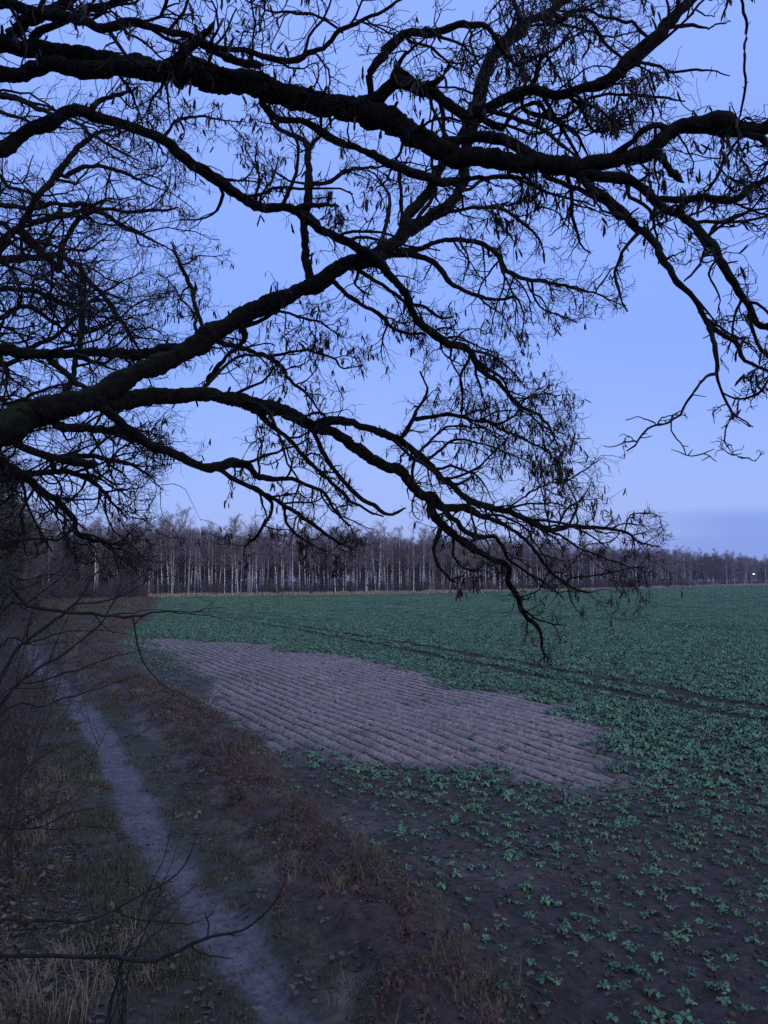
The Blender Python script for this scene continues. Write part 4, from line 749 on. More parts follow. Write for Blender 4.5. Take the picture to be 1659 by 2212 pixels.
# ================================================================== THE FAR WOOD
def bare_tree_mesh(Ht, r0, seed_l, crown0, spread, trunk_mat, twig_mat, thick=1.0, droop=0.0, n1=16, n2=7, n3=4, lean=0.03, asc=(25, 50)):
    """trunk and crown meshes of a leafless tree, base at the origin"""
    Kt = 12; P = np.zeros((Kt, 3)); d = rng.normal(0, lean, 2)
    zz = np.linspace(0, Ht, Kt); wob = np.cumsum(rng.normal(0, 0.05, (Kt, 2)), 0) * np.linspace(0, 1, Kt)[:, None]
    P[:, :2] = d * zz[:, None] + wob; P[:, 2] = zz - 0.15
    R = r0 * (1 - 0.85 * (zz / Ht) ** 0.9); R[0] *= 1.25
    tb = MB(); tb.tubes(P, R, 7)
    cb = MB()
    ps, tn, rr, tt = children(P[None], R[None], n1, crown0, 0.98)
    l1 = spread * rng.uniform(0.55, 1.2, n1) * np.clip(1.35 - tt * 0.72, 0.35, 1)
    P1, R1 = sprout(ps, tn, l1, np.clip(rr * 0.5, 0.012, 0.05) * thick, 7, 0.10, 0.06, asc, 0.4)
    cb.tubes(P1, R1, 4)
    ps, tn, rr, tt = children(P1, R1, n2, 0.2); l2 = np.repeat(l1, n2) * rng.uniform(0.25, 0.6, len(ps))
    P2, R2 = sprout(ps, tn, l2, np.full(len(ps), 0.012 * thick), 5, 0.16, 0.02 - droop, (25, 60), 0.5); cb.tubes(P2, R2, 3)
    ps, tn, rr, tt = children(P2, R2, n3, 0.2); l3 = np.repeat(l2, n3) * rng.uniform(0.35, 0.8, len(ps))
    P3, R3 = sprout(ps, tn, l3, np.full(len(ps), 0.0075 * thick), 4, 0.18, -droop * 2, (25, 65), 0.6); cb.tubes(P3, R3, 3)
    return tb.mesh('trunk', trunk_mat), cb.mesh('crown', twig_mat)
birches = [bare_tree_mesh(rng.uniform(12.8, 15.2), rng.uniform(0.07, 0.135), 0, 0.42, 2.6, M_birch, M_btwig, 1.5, 0.05, 20, 8, 5, 0.035) for k in range(9)]
snags = []
for k in range(3):
    b = MB(); hh = rng.uniform(3, 6); b.tubes(np.array([[0, 0, -.15], [0.05, 0.02, hh * .5], [0.22, 0.1, hh * 0.97], [0.24, 0.1, hh]]), np.array([.15, .11, .09, .03]), 7); snags.append(b.mesh('trunk', M_birch))
darks = [bare_tree_mesh(rng.uniform(10.5, 15), rng.uniform(0.12, 0.2), 0, 0.18, 3.2, M_dtrunk, M_dtwig, 2.1, 0.0, 30, 9, 5, 0.04, (30, 65)) for k in range(6)]
def bush_mesh(ht, n, mat_, thick=1.0):
    b = MB(); a = rng.uniform(0, 6.28, n); pos = np.stack([rng.normal(0, ht * 0.16, n), rng.normal(0, ht * 0.16, n), np.full(n, -0.05)], 1)
    tan = np.tile([[0, 0, 1.0]], (n, 1)); l = ht * rng.uniform(0.5, 1.1, n)
    P1, R1 = sprout(pos, tan, l, np.full(n, 0.014 * thick * ht / 2.5 + 0.004), 7, 0.12, 0.03, (5, 40), 0.4); b.tubes(P1, R1, 3)
    ps, tn, rr, tt = children(P1, R1, 7, 0.15); l2 = np.repeat(l, 7) * rng.uniform(0.2, 0.5, len(ps)); P2, R2 = sprout(ps, tn, l2, np.full(len(ps), 0.008 * thick), 5, 0.2, 0.0, (25, 70), 0.5); b.tubes(P2, R2, 3)
    ps, tn, rr, tt = children(P2, R2, 3, 0.2); P3, R3 = sprout(ps, tn, np.repeat(l2, 3) * rng.uniform(0.3, 0.7, len(ps)), np.full(len(ps), 0.006 * thick), 3, 0.2, 0.0, (25, 70), 0.6); b.tubes(P3, R3, 3)
    return b.mesh('bush', mat_)
bushes = [template('bush_source', bush_mesh(rng.uniform(2.2, 3.6), 16, M_dtwig, 1.8)) for k in range(5)]
def pine_mesh(ht):
    tb = MB(); zz = np.linspace(0, ht, 10); P = np.stack([0.1 * np.sin(zz * .4), 0.1 * np.cos(zz * .33), zz - 0.2], 1); tb.tubes(P, 0.17 * (1 - 0.9 * zz / ht), 8)
    b = MB(); n = 46; t = rng.uniform(0.12, 0.98, n); i = np.minimum((t * 9).astype(int), 8)
    l = (1.25 - t) * 2.3 * rng.uniform(0.7, 1.1, n); P1, R1 = sprout(P[i] + (P[i + 1] - P[i]) * (t * 9 - i)[:, None], np.tile([[0, 0, 1.]], (n, 1)), l, np.full(n, 0.03), 6, 0.07, -0.03, (75, 105), 0.3); b.tubes(P1, R1, 3)
    ps, tn, rr, tt = children(P1, R1, 34, 0.15); ls = rng.uniform(0.25, 0.6, len(ps)); P2, _ = sprout(ps, tn, ls, np.full(len(ps), .01), 3, 0.2, -0.12, (25, 65), 0.5)
    d = nrm(P2[:, 2] - P2[:, 0]); s = nrm(np.cross(d, rng.normal(size=d.shape))) * 0.055
    v = np.stack([P2[:, 0] - s * .4, P2[:, 0] + s * .4, P2[:, 1] + s, P2[:, 2], P2[:, 1] - s], 1); k = (np.arange(len(v)) * 5)[:, None]
    b.add(v, np.concatenate([k + np.array([[0, 1, 2, 4]])]), k + np.array([[4, 2, 3]]))
    return tb.mesh('trunk', M_dtrunk), b.mesh('crown', M_pine)
pines = [pine_mesh(rng.uniform(9, 12)) for k in range(2)]
def place_tree(name, meshes, x, y, label, group, cat='tree', s=1.0):
    e = thing(name, (x, y, float(hz(x, y)[0])), label, cat, group); e.rotation_euler = (rng.normal(0, 0.035), rng.normal(0, 0.035), rng.uniform(0, 6.28)); e.scale = (s, s, s * rng.uniform(0.92, 1.1))
    for nm, me in zip(('trunk', 'crown'), meshes): link(nm, me, e)
    return e
def edge_points(L, spacing, jitter, off0, off1, x0=-1e9, x1=1e9):
    seg = np.concatenate([[0], np.cumsum(np.linalg.norm(np.diff(L, axis=0), axis=1))]); s = np.arange(0, seg[-1], spacing); s = s + rng.uniform(-jitter, jitter, len(s)); s = np.clip(s, 0, seg[-1] - 0.01)
    x = np.interp(s, seg, L[:, 0]); y = np.interp(s, seg, L[:, 1]); i = np.clip(np.searchsorted(seg, s, 'right') - 1, 0, len(L) - 2)
    d = nrm(np.diff(L, axis=0))[i]; nrmv = np.stack([-d[:, 1], d[:, 0]], 1)         # left-hand side = into the wood
    o = rng.uniform(off0, off1, len(s)); return np.stack([x, y], 1) + nrmv * o[:, None], s
LB = 'slender white-stemmed birch standing in the leafless far wood across the field'
GB = 'birches of the far wood'
MAIN = EDGE[2:]
pts, s = edge_points(MAIN[:3], 0.62, 0.5, 2.0, 9)
pts2, s2 = edge_points(MAIN[2:4], 2.2, 1.0, 2.0, 9)
pts3, s3 = edge_points(MAIN[3:5], 5.0, 2.0, 2, 9)
n_b = 0
for (x, y) in np.vstack([pts, pts2, pts3]):
    if n_b >= 292: break
    place_tree('birch_tree', birches[rng.integers(len(birches))], x, y, LB, GB, s=rng.uniform(0.78, 1.06)); n_b += 1
pts, s = edge_points(MAIN[:3], 8, 4, 1.5, 5)
for k, (x, y) in enumerate(pts[:14]):
    e = thing('birch_snag', (x, y, float(hz(x, y)[0])), 'short broken-off birch stump at the front of the far wood', 'tree', 'broken birch stems'); e.rotation_euler = (0, 0, rng.uniform(0, 6.28)); link('trunk', snags[k % 3], e)
# the mass of the wood behind: countless stems
P_ = []; 
for sp, o0, o1 in ((1.3, 5, 13), (1.3, 12, 24), (1.4, 22, 40), (1.8, 38, 60), (2.0, 58, 80)):
    P_.append(edge_points(MAIN[:4], sp, 1.0, o0, o1)[0]); P_.append(edge_points(MAIN[3:], sp * 1.7, 1.0, o0 - 4, o1)[0])
for sp, o0, o1 in ((1.6, 4, 12), (1.6, 10, 25), (2.0, 22, 45)): P_.append(edge_points(np.array([[-28, 62], [-38, 85], [-50, 112], [-57, 128], [-50, 138], [-42.8, 143.2]]), sp, 1.0, o0, o1)[0])
P_.append(np.column_stack([rng.uniform(-115, -40, 420), rng.uniform(130, 215, 420)])); P_[-1] = P_[-1][sdist(P_[-1][:, 0], P_[-1][:, 1], EDGE) < -5]
P_ = np.vstack(P_); n = len(P_); d_src = []
def joined(a, b_, name):
    """trunk and crown in one source mesh with two materials"""
    me = bpy.data.meshes.new(name); va = np.empty(len(a.vertices) * 3, np.float32); a.vertices.foreach_get('co', va); vb = np.empty(len(b_.vertices) * 3, np.float32); b_.vertices.foreach_get('co', vb)
    def polys(m):
        lv = np.empty(len(m.loops), np.int32); m.loops.foreach_get('vertex_index', lv); ls = np.empty(len(m.polygons), np.int32); m.polygons.foreach_get('loop_start', ls); return lv, ls
    la, sa = polys(a); lb, sb = polys(b_)
    me.vertices.add(len(a.vertices) + len(b_.vertices)); me.vertices.foreach_set('co', np.concatenate([va, vb]))
    me.loops.add(len(la) + len(lb)); me.loops.foreach_set('vertex_index', np.concatenate([la, lb + len(a.vertices)]))
    me.polygons.add(len(sa) + len(sb)); me.polygons.foreach_set('loop_start', np.concatenate([sa, sb + len(la)])); me.polygons.foreach_set('material_index', np.concatenate([np.zeros(len(sa)), np.ones(len(sb))]).astype(np.int32))
    me.update(calc_edges=True); me.materials.append(a.materials[0]); me.materials.append(b_.materials[0]); return me
wood_src = [template('wood_source', joined(*m, 'wood_source')) for m in darks[:4] + birches[:5]]
which = np.where(rng.random(n) < 0.48, rng.integers(0, 4, n), rng.integers(4, 9, n))
rot = np.zeros((n, 3)); rot[:, 2] = rng.uniform(0, 6.28, n)
scatter('far_wood', np.column_stack([P_, np.zeros(n)]), rot, rng.uniform(0.8, 1.08, n) * np.where(P_[:, 0] > 90, 1.08, 1.0), which, wood_src, 'dense dark mass of leafless stems and twigs behind the front birches', 'wood')
# undergrowth along the edge of the wood
P_ = np.vstack([edge_points(EDGE[1:6], 1.0, 0.6, 1.5, 5)[0], edge_points(EDGE[1:6], 0.9, 0.6, 5, 14)[0], edge_points(EDGE[1:5], 1.0, 0.6, 12, 30)[0], edge_points(EDGE[5:], 3.0, 1, 1.5, 8)[0]]); n = len(P_)
rot = np.zeros((n, 3)); rot[:, 2] = rng.uniform(0, 6.28, n)
scatter('undergrowth', np.column_stack([P_, np.zeros(n)]), rot, rng.uniform(0.5, 1.3, n), rng.integers(0, 5, n), bushes, 'dark leafless brushwood along the foot of the far wood', 'brushwood')
# ================================================================== THE WOOD BESIDE THE PATH (left) AND BEHIND THE VIEWER
LWOOD = np.array([[-5.4, -6], [-5.6, 4], [-6.4, 9], [-8.4, 14.5], [-12.7, 22.5], [-19.3, 36], [-22.0, 45], [-28, 62], [-38, 85], [-50, 112], [-57, 128], [-50, 138], [-42.8, 143.2]])
def wood_trees(L, spacing, o0, o1, kinds):
    pts, s = edge_points(L, spacing, spacing * 0.45, o0, o1); return pts
pts = np.vstack([wood_trees(LWOOD[4:], 3.0, 1.0, 5, 0), wood_trees(LWOOD[4:], 3.0, 5, 12, 0), wood_trees(LWOOD[3:], 3.6, 11, 22, 0)])
for (x, y) in pts:
    if rng.random() < 0.10: place_tree('birch_tree', birches[rng.integers(9)], x, y, 'birch among the dark bare trees of the wood beside the path', 'birches beside the path', s=rng.uniform(0.6, 0.9))
    else: place_tree('bare_tree', darks[rng.integers(6)], x, y, 'dark leafless tree in the wood beside the path', 'bare trees beside the path', s=rng.uniform(0.62, 0.95))
for (x, y, k, s_) in ((-22.6, 43.5, 0, 0.95), (-26.0, 52.0, 1, 1.05), (-28.0, 58.0, 0, 1.0), (-20.6, 38.5, 1, 0.75)):
    place_tree('pine_tree', pines[k], x, y, 'dark evergreen tree at the edge of the wood beside the path', 'evergreens beside the path', s=s_)
P_ = np.vstack([edge_points(LWOOD[3:], 0.9, 0.5, 0.8, 4)[0], edge_points(LWOOD[3:], 0.9, 0.5, 3, 9)[0], edge_points(LWOOD[4:], 1.2, 0.5, 8, 20)[0], edge_points(LWOOD[1:4], 0.8, 0.4, 1.2, 4.5)[0]]); n = len(P_)
rot = np.zeros((n, 3)); rot[:, 2] = rng.uniform(0, 6.28, n)
thin = [template('thicket_source', bush_mesh(rng.uniform(2.4, 3.4), 14, M_dtwig, 1.0)) for k in range(4)]
scatter('thicket', np.column_stack([P_, hz(P_[:, 0], P_[:, 1])]), rot, rng.uniform(0.5, 1.15, n), rng.integers(0, 4, n), thin, 'dark tangled leafless thicket along the wood side of the path', 'thicket')
# unseen evergreens behind the viewer, added to keep the sky off the near ground
for q, (x, y) in enumerate(((-9.5, -3.5), (-6.5, -7.5), (-3.0, -5.5), (0.5, -6.5), (3.8, -6.0), (-9.0, -10), (-1.5, -10.5), (2.5, -11), (7.0, -8.5))):
    place_tree('pine_tree', pines[q % 2], x, y, 'tall dense evergreen out of view behind the viewer, shading the near ground', 'unseen evergreens behind the viewer', s=rng.uniform(1.0, 1.25))
# leafless shrubs standing along the wood side of the path
for q, (x, y, s_) in enumerate(((-4.7, 9.0, 0.75), (-5.6, 11.0, 0.8), (-6.3, 12.8, 0.9), (-7.6, 15.0, 0.95), (-9.0, 17.5, 1.0), (-10.6, 20.0, 1.1), (-13.0, 24.5, 1.1), (-15.6, 29.0, 1.2), (-18.2, 33.5, 1.2))):
    e = thing('bare_shrub', (x, y, float(hz(x, y)[0])), 'bushy leafless shrub standing along the wood side of the path', 'shrub', 'bushy shrubs beside the path'); e.rotation_euler = (0, 0, q * 1.3); e.scale = (s_,) * 3; link('stems', thin[q % 4].data, e)
# ================================================================== GRASS, CROP AND LITTER
def leaf_mesh(name, m, leaves):
    """leaves: (length, width, start radius, rise, droop, azimuth, curl)"""
    b = MB()
    for (ln, wd, r0, rise, droop, az, curl) in leaves:
        t = np.array([0, 0.30, 0.62, 0.85, 1.0]); wv = np.array([0.16, 0.55, 1.0, 0.8, 0.15]) * wd / 2
        x = r0 + ln * t * (1 - 0.25 * droop * t); z = rise * np.sin(t * math.pi * (0.5 + 0.35 * droop)) + 0.01
        zz = z[:, None] + np.array([[1, 0, 1]]) * (curl * wv[:, None]) + rng.normal(0, 0.08 * wd, (5, 3)) * np.array([[1, .3, 1]])
        y = wv[:, None] * np.array([[-1, 0, 1]]); xx = np.repeat(x[:, None], 3, 1) + rng.normal(0, 0.06 * wd, (5, 3))
        c, s = math.cos(az), math.sin(az); v = np.stack([xx * c - y * s, xx * s + y * c, zz], -1).reshape(-1, 3); q = []
        for k in range(4):
            for j in range(2): q.append((k * 3 + j, k * 3 + j + 1, k * 3 + 4 + j, k * 3 + 3 + j))
        b.add(v, q)
    return b.mesh(name, m)
def rape(n, sz):
    a0 = rng.uniform(0, 6.28); return [(sz * rng.uniform(0.6, 1.25), sz * rng.uniform(0.34, 0.56), 0.01, sz * rng.uniform(0.12, 0.62), rng.uniform(0.5, 1.7), a0 + k * 2.4 + rng.normal(0, 0.3), rng.uniform(0.1, 0.6)) for k in range(n)]
crop_me = [leaf_mesh('crop_plant', M_leaf if k < 5 else M_oleaf, rape(9, rng.uniform(0.085, 0.125))) for k in range(7)]
crop_src = [template('crop_source', m) for m in crop_me]
def clump(n, size):
    b = MB()
    for k in range(n):
        m = crop_me[rng.integers(7)]; v = np.empty(len(m.vertices) * 3, np.float32); m.vertices.foreach_get('co', v); v = v.reshape(-1, 3).astype(float)
        a = rng.uniform(0, 6.28); c, s = math.cos(a), math.sin(a); sc_ = rng.uniform(0.8, 1.4)
        v = np.stack([v[:, 0] * c - v[:, 1] * s, v[:, 0] * s + v[:, 1] * c, v[:, 2]], 1) * sc_ + np.array([*rng.uniform(-size / 2, size / 2, 2), 0])
        lv = np.empty(len(m.loops), np.int32); m.loops.foreach_get('vertex_index', lv); b.add(v, lv.reshape(-1, 4))
    return b.mesh('crop_clump', M_leaf)
clump_src = [template('clump_source', clump(18, 1.15)) for k in range(6)]
# drilled plants along the rows up to 60 m
S = np.arange(-30, 75, ROW); pts = []
for s0 in S:
    tt = np.arange(-90, 60, 0.055); tt = tt + rng.uniform(-0.06, 0.06, len(tt)); ss = s0 + rng.normal(0, 0.095, len(tt))
    pts.append(np.stack([NDIR[0] * ss + UDIR[0] * tt, NDIR[1] * ss + UDIR[1] * tt], 1))
pts = np.vstack(pts); x, y = pts.T
inview = (y > 6.0) & (y < 62) & (np.abs(x) < 0.56 * y + 2.5) & (x > -30); x, y = x[inview], y[inview]
z = zones(x, y); tr = tram(x, y)
prob = z['field'] * (1 - z['patch']) * (0.55 * sst(0.05, 0.5, z['head']) + 0.45) * np.where(tr < 0.38, 0.01, 1.0)
prob = prob * np.clip(-0.35 + 2.4 * fbm(x * 0.8, y * 0.8, 91) + 0.9 * z['head'] * sst(9, 15, y), 0.18, 1.0)
prob = np.maximum(prob, 0.006 * z['patch'])
k = rng.random(len(x)) < prob; x, y = x[k], y[k]; zc = hz(x, y); dist = np.hypot(x, y)
hd_ = zones(x, y)['head']; scl = (0.42 + 0.85 * rng.random(len(x)) ** 1.4) * (0.62 + 0.62 * hd_ * sst(10, 17, y)) * (1 + 0.22 * sst(20, 60, y))
u_, v_ = proj(np.column_stack([x, y, zc])); vis = (u_ > 0) & (u_ < 1659) & (v_ < 2212)
o_ = np.argsort(np.where(vis, dist / scl, 1e9))[:300]; nearset = np.zeros(len(x), bool); nearset[o_] = True
for j in o_:
    o = link('rapeseed_plant', crop_me[rng.integers(7)], None, label='small green rapeseed plant with splayed broad leaves on the dark headland soil', category='plant', group='rapeseed plants on the headland')
    o.location = (x[j], y[j], zc[j] - 0.005); o.rotation_euler = (rng.uniform(-.15, .15), rng.uniform(-.15, .15), rng.uniform(0, 6.28)); o.scale = (scl[j],) * 3
r_ = ~nearset; n = int(r_.sum())
scatter('crop', np.column_stack([x[r_], y[r_], zc[r_] - 0.005]), spin(n, 0.2), scl[r_], rng.integers(0, 7, n), crop_src, 'low green rapeseed crop covering the field', 'crop')
print('crop', n)
# clumps out to the far wood
P_ = []
for y0, y1, st in ((58, 110, 0.95), (110, 180, 1.25), (180, 300, 2.0), (300, 520, 3.4)):
    gx_, gy_ = np.meshgrid(np.arange(-0.54 * y1, 0.54 * y1, st), np.arange(y0, y1, st)); xx = gx_.ravel() + rng.uniform(-.45, .45, gx_.size) * st; yy = gy_.ravel() + rng.uniform(-.45, .45, gx_.size) * st
    kk = (np.abs(xx) < 0.53 * yy + 2); P_.append(np.column_stack([xx[kk], yy[kk], np.full(kk.sum(), max(1.0, st * 0.85))]))
P_ = np.vstack(P_); x, y = P_[:, 0], P_[:, 1]; z = zones(x, y); k = (rng.random(len(x)) < z['field'] * z['head']) & ~((tram(x, y) < 0.65) & (y < 125)) & (z['patch'] < 0.5)
x, y, s_ = x[k], y[k], P_[k, 2]; n = len(x)
scatter('far_crop', np.column_stack([x, y, hz(x, y)]), spin(n, 0.05), s_ * rng.uniform(0.85, 1.2, n), rng.integers(0, 6, n), clump_src, 'green rapeseed crop reaching across the field to the far wood', 'crop')
print('clumps', n)
# grass blades
def tuft(name, m, n, ht, spread, wd=0.006, bend=0.5):
    b = MB(); a = rng.uniform(0, 6.28, n); h = ht * rng.uniform(0.4, 1.15, n); px = rng.normal(0, spread, (n, 2)); dirx = np.stack([np.cos(a), np.sin(a)], 1); bd = h * bend * rng.uniform(0.2, 1.4, n)
    sd = np.stack([-np.sin(a), np.cos(a)], 1) * wd
    v = np.zeros((n, 5, 3)); v[:, 0, :2] = px - sd; v[:, 1, :2] = px + sd; mid = px + dirx * bd[:, None] * 0.35; v[:, 2, :2] = mid + sd * .8; v[:, 3, :2] = mid - sd * .8; v[:, 2:4, 2] = (h * 0.62)[:, None]
    v[:, 4, :2] = px + dirx * bd[:, None]; v[:, 4, 2] = h * (1 - 0.25 * bend); v[:, :2, 2] = -0.01; k = (np.arange(n) * 5)[:, None]
    b.add(v, k + np.array([[0, 1, 2, 3]]), k + np.array([[3, 2, 4]])); return b.mesh(name, m)
g_short = [template('turf_source', tuft('turf', M_dgrass, 34, 0.07, 0.08, 0.004, 0.9)) for k in range(4)]
g_long = [template('long_grass_source', tuft('long_grass', M_straw, 40, 0.34, 0.10, 0.004, 1.0)) for k in range(3)]
g_mid = [template('mid_grass_source', tuft('mid_grass', M_dgrass, 40, 0.20, 0.10, 0.004, 1.0)) for k in range(3)]
def litter_mesh():
    b = MB()
    for k in range(7):
        s = rng.uniform(0.030, 0.060); a = rng.uniform(0, 6.28); cx, cy = rng.normal(0, 0.13, 2); c, sn = math.cos(a), math.sin(a)
        p = np.array([(-1, 0, 0), (-.4, .55, .25), (.35, .6, .2), (1, 0, .35), (.35, -.6, .05), (-.4, -.5, .3), (0, 0, -.05)]) * s + np.array([0, 0, 0.018]) + rng.normal(0, 0.005, (7, 3))
        v = np.stack([p[:, 0] * c - p[:, 1] * sn + cx, p[:, 0] * sn + p[:, 1] * c + cy, np.abs(p[:, 2])], 1)
        b.add(v, None, [(6, j, (j + 1) % 6) for j in range(6)])
    return b.mesh('litter', M_litter)
lit_src = [template('litter_source', litter_mesh()) for k in range(5)]
rust_src = [template('rust_source', leaf_mesh('withered', M_rust, [(rng.uniform(.03, .085), rng.uniform(.010, .030), rng.uniform(0, .11), rng.uniform(.008, .05), rng.uniform(.5, 1.8), rng.uniform(0, 6.28), rng.uniform(-.6, .8)) for j in range(16)])) for k in range(5)]
def area(x0, x1, y0, y1, dens):
    n = int((x1 - x0) * (y1 - y0) * dens); x = rng.uniform(x0, x1, n); y = rng.uniform(y0, y1, n); k = np.abs(x) < 0.56 * y + 1.2; return x[k], y[k]
def sow(name, parts, src, label, cat, tilt=0.2, smin=0.6, smax=1.35):
    X = np.concatenate([p[0] for p in parts]); Y = np.concatenate([p[1] for p in parts]); SC = np.concatenate([p[2] for p in parts]); n = len(X)
    scatter(name, np.column_stack([X, Y, hz(X, Y)]), spin(n, tilt), SC * rng.uniform(smin, smax, n), rng.integers(0, len(src), n), src, label, cat); print(name, n)
def pick(x, y, pr, s=1.0):
    k = rng.random(len(x)) < pr; return x[k], y[k], np.full(k.sum(), s)
turf = []; longg = []; midg = []; lit = []; rust = []
for x0, x1, y0, y1, dn, s_ in ((-8, 3, 5.5, 14, 34, 1.0), (-16, 0, 14, 26, 12, 1.4), (-32, -4, 26, 60, 3.0, 2.2), (-62, -16, 60, 140, 0.5, 5.0)):
    x, y = area(x0, x1, y0, y1, dn * 1.7); z = zones(x, y); nf = 1 - z['field']
    turf.append(pick(x, y, nf * (1 - 0.93 * z['rut']) * (1 - 0.8 * z['rust']) * np.where((z['dp'] > -0.45) & (z['dp'] < 1.15 + 0.01 * y), 0.5, 1.0) * (0.25 + 0.75 * sst(0.35, 0.6, fbm(x, y, 55))) * 0.9, s_))
    x, y = area(x0, x1, y0, y1, dn * 2.4); z = zones(x, y); nf = 1 - z['field']
    lit.append(pick(x, y, nf * (0.95 * z['wood'] + 0.10) * (1 - 0.8 * z['rut']), s_ ** 0.5 * 0.7))
    x, y = area(x0, x1, y0, y1, dn * 1.6); z = zones(x, y)
    rust.append(pick(x, y, z['rust'] * 0.95 * sst(0.28, 0.48, fbm(x * 1.7, y * 1.7, 68)) + 0.25 * z['wood'] * sst(0.5, 0.65, fbm(x * .8, y * .8, 66)), s_ ** 0.7))
    x, y = area(x0, x1, y0, y1, dn * 0.45); z = zones(x, y); nf = 1 - z['field']
    longg.append(pick(x, y, (0.6 * z['sand'] * sst(0.40, 0.6, fbm(x * .7, y * .7, 70)) + z['wood'] * nf * 0.85 * sst(0.50, 0.66, fbm(x * 0.6, y * 0.6, 67))), s_ ** 0.7 * 0.5))
    if y1 < 30:
        for (cx, cy), rad in ((gr(110, 1690), 1.3), (gr(60, 1800), 0.9), (gr(230, 2090), 0.5), (gr(60, 2180), 0.5)):
            m_ = int(22 * rad); a_ = rng.uniform(0, 6.28, m_); q_ = rad * np.sqrt(rng.random(m_)); xx, yy = cx + q_ * np.cos(a_), cy + q_ * np.sin(a_); k_ = (yy > y0) & (yy < y1) & (zones(xx, yy)['rut'] < 0.2); longg.append((xx[k_], yy[k_], rng.uniform(0.35, 0.75, k_.sum())))
    x, y = area(x0, x1, y0, y1, dn * 0.2); z = zones(x, y)
    midg.append(pick(x, y, z['wood'] * (1 - z['field']) * 0.6 + 0.35 * z['rust'], s_ ** 0.5))
x, y = area(-2, 14, 6, 20, 3.0); z = zones(x, y); lit.append(pick(x, y, z['field'] * (1 - z['patch']) * (1 - 0.75 * z['head']) * 0.55, 0.8))
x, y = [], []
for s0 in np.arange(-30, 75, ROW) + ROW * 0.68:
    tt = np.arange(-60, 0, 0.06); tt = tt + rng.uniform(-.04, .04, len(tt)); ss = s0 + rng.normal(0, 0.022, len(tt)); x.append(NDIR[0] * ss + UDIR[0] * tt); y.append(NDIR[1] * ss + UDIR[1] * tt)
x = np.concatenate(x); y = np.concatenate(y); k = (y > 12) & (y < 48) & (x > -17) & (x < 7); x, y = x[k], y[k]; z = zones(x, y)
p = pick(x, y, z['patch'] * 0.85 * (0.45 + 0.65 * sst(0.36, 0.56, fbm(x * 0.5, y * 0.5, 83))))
M_sliver = noisy('dark_slivers', (0.040, 0.030, 0.026), (0.095, 0.070, 0.058), 1.4, 0.9, obj_var=0.4, spec=0.15)  # dark slivers laid along the rows to draw them as dark lines
def slivers():
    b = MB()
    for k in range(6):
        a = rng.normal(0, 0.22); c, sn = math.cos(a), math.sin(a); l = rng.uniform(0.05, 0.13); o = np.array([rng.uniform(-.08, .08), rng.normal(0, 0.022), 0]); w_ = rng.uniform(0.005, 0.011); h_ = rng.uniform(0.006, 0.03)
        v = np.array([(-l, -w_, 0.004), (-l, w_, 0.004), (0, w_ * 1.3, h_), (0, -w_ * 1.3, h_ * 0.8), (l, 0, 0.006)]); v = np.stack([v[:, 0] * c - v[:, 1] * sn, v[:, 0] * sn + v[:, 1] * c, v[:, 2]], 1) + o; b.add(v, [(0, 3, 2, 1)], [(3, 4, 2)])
    return b.mesh('dark_slivers', M_sliver)
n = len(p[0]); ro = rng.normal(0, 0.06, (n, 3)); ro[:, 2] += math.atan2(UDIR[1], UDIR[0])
scatter('dark_slivers', np.column_stack([p[0], p[1], hz(p[0], p[1]) + 0.004]), ro, rng.uniform(0.6, 1.25, n), rng.integers(0, 4, n), [template('sliver_source', slivers()) for k in range(4)], 'dark narrow stubble lying in lines along the drilled rows of the bare patch', 'slivers'); print('slivers', n)
# clods of earth
def clod(m):
    b = MB(); t = (1 + 5 ** .5) / 2
    v = np.array([(-1, t, 0), (1, t, 0), (-1, -t, 0), (1, -t, 0), (0, -1, t), (0, 1, t), (0, -1, -t), (0, 1, -t), (t, 0, -1), (t, 0, 1), (-t, 0, -1), (-t, 0, 1)], float); v = nrm(v) * rng.uniform(0.65, 1.25, (12, 1)) * np.array([1, 0.8, 0.55]) + np.array([0, 0, .2])
    b.add(v, None, [(0, 11, 5), (0, 5, 1), (0, 1, 7), (0, 7, 10), (0, 10, 11), (1, 5, 9), (5, 11, 4), (11, 10, 2), (10, 7, 6), (7, 1, 8), (3, 9, 4), (3, 4, 2), (3, 2, 6), (3, 6, 8), (3, 8, 9), (4, 9, 5), (2, 4, 11), (6, 2, 10), (8, 6, 7), (9, 8, 1)]); return b.mesh('clod', m, False)
M_clod = noisy('clod_earth', (0.052, 0.037, 0.026), (0.098, 0.070, 0.050), 1.5, 0.95, obj_var=0.35, spec=0.2)
M_pclod = noisy('dry_clod_earth', (0.25, 0.165, 0.13), (0.40, 0.27, 0.21), 1.5, 0.95, obj_var=0.25, spec=0.15)
parts = []; pparts = []
for x0, x1, y0, y1, dn in ((-1.5, 8.5, 5.8, 11, 75), (-3, 10, 11, 18, 34), (-8, 12, 18, 30, 9)):
    x, y = area(x0, x1, y0, y1, dn); z = zones(x, y); p = pick(x, y, z['field'] * (1 - z['patch']) * (0.35 + 0.65 * sst(0.4, 0.6, fbm(x * 1.2, y * 1.2, 12)))); parts.append((p[0], p[1], 0.012 + 0.022 * rng.random(len(p[0])) ** 2.2 * (1 + y0 / 20)))
for x0, x1, y0, y1, dn in ((-5, 6, 13, 22, 32), (-9, 5, 22, 32, 12), (-15, 3, 32, 46, 4)):
    x, y = area(x0, x1, y0, y1, dn); z = zones(x, y); p = pick(x, y, z['patch'] * (0.3 + 0.7 * sst(0.4, 0.6, fbm(x * 1.2, y * 1.2, 12)))); pparts.append((p[0], p[1], 0.014 + 0.024 * rng.random(len(p[0])) ** 2 * (1 + y0 / 25)))
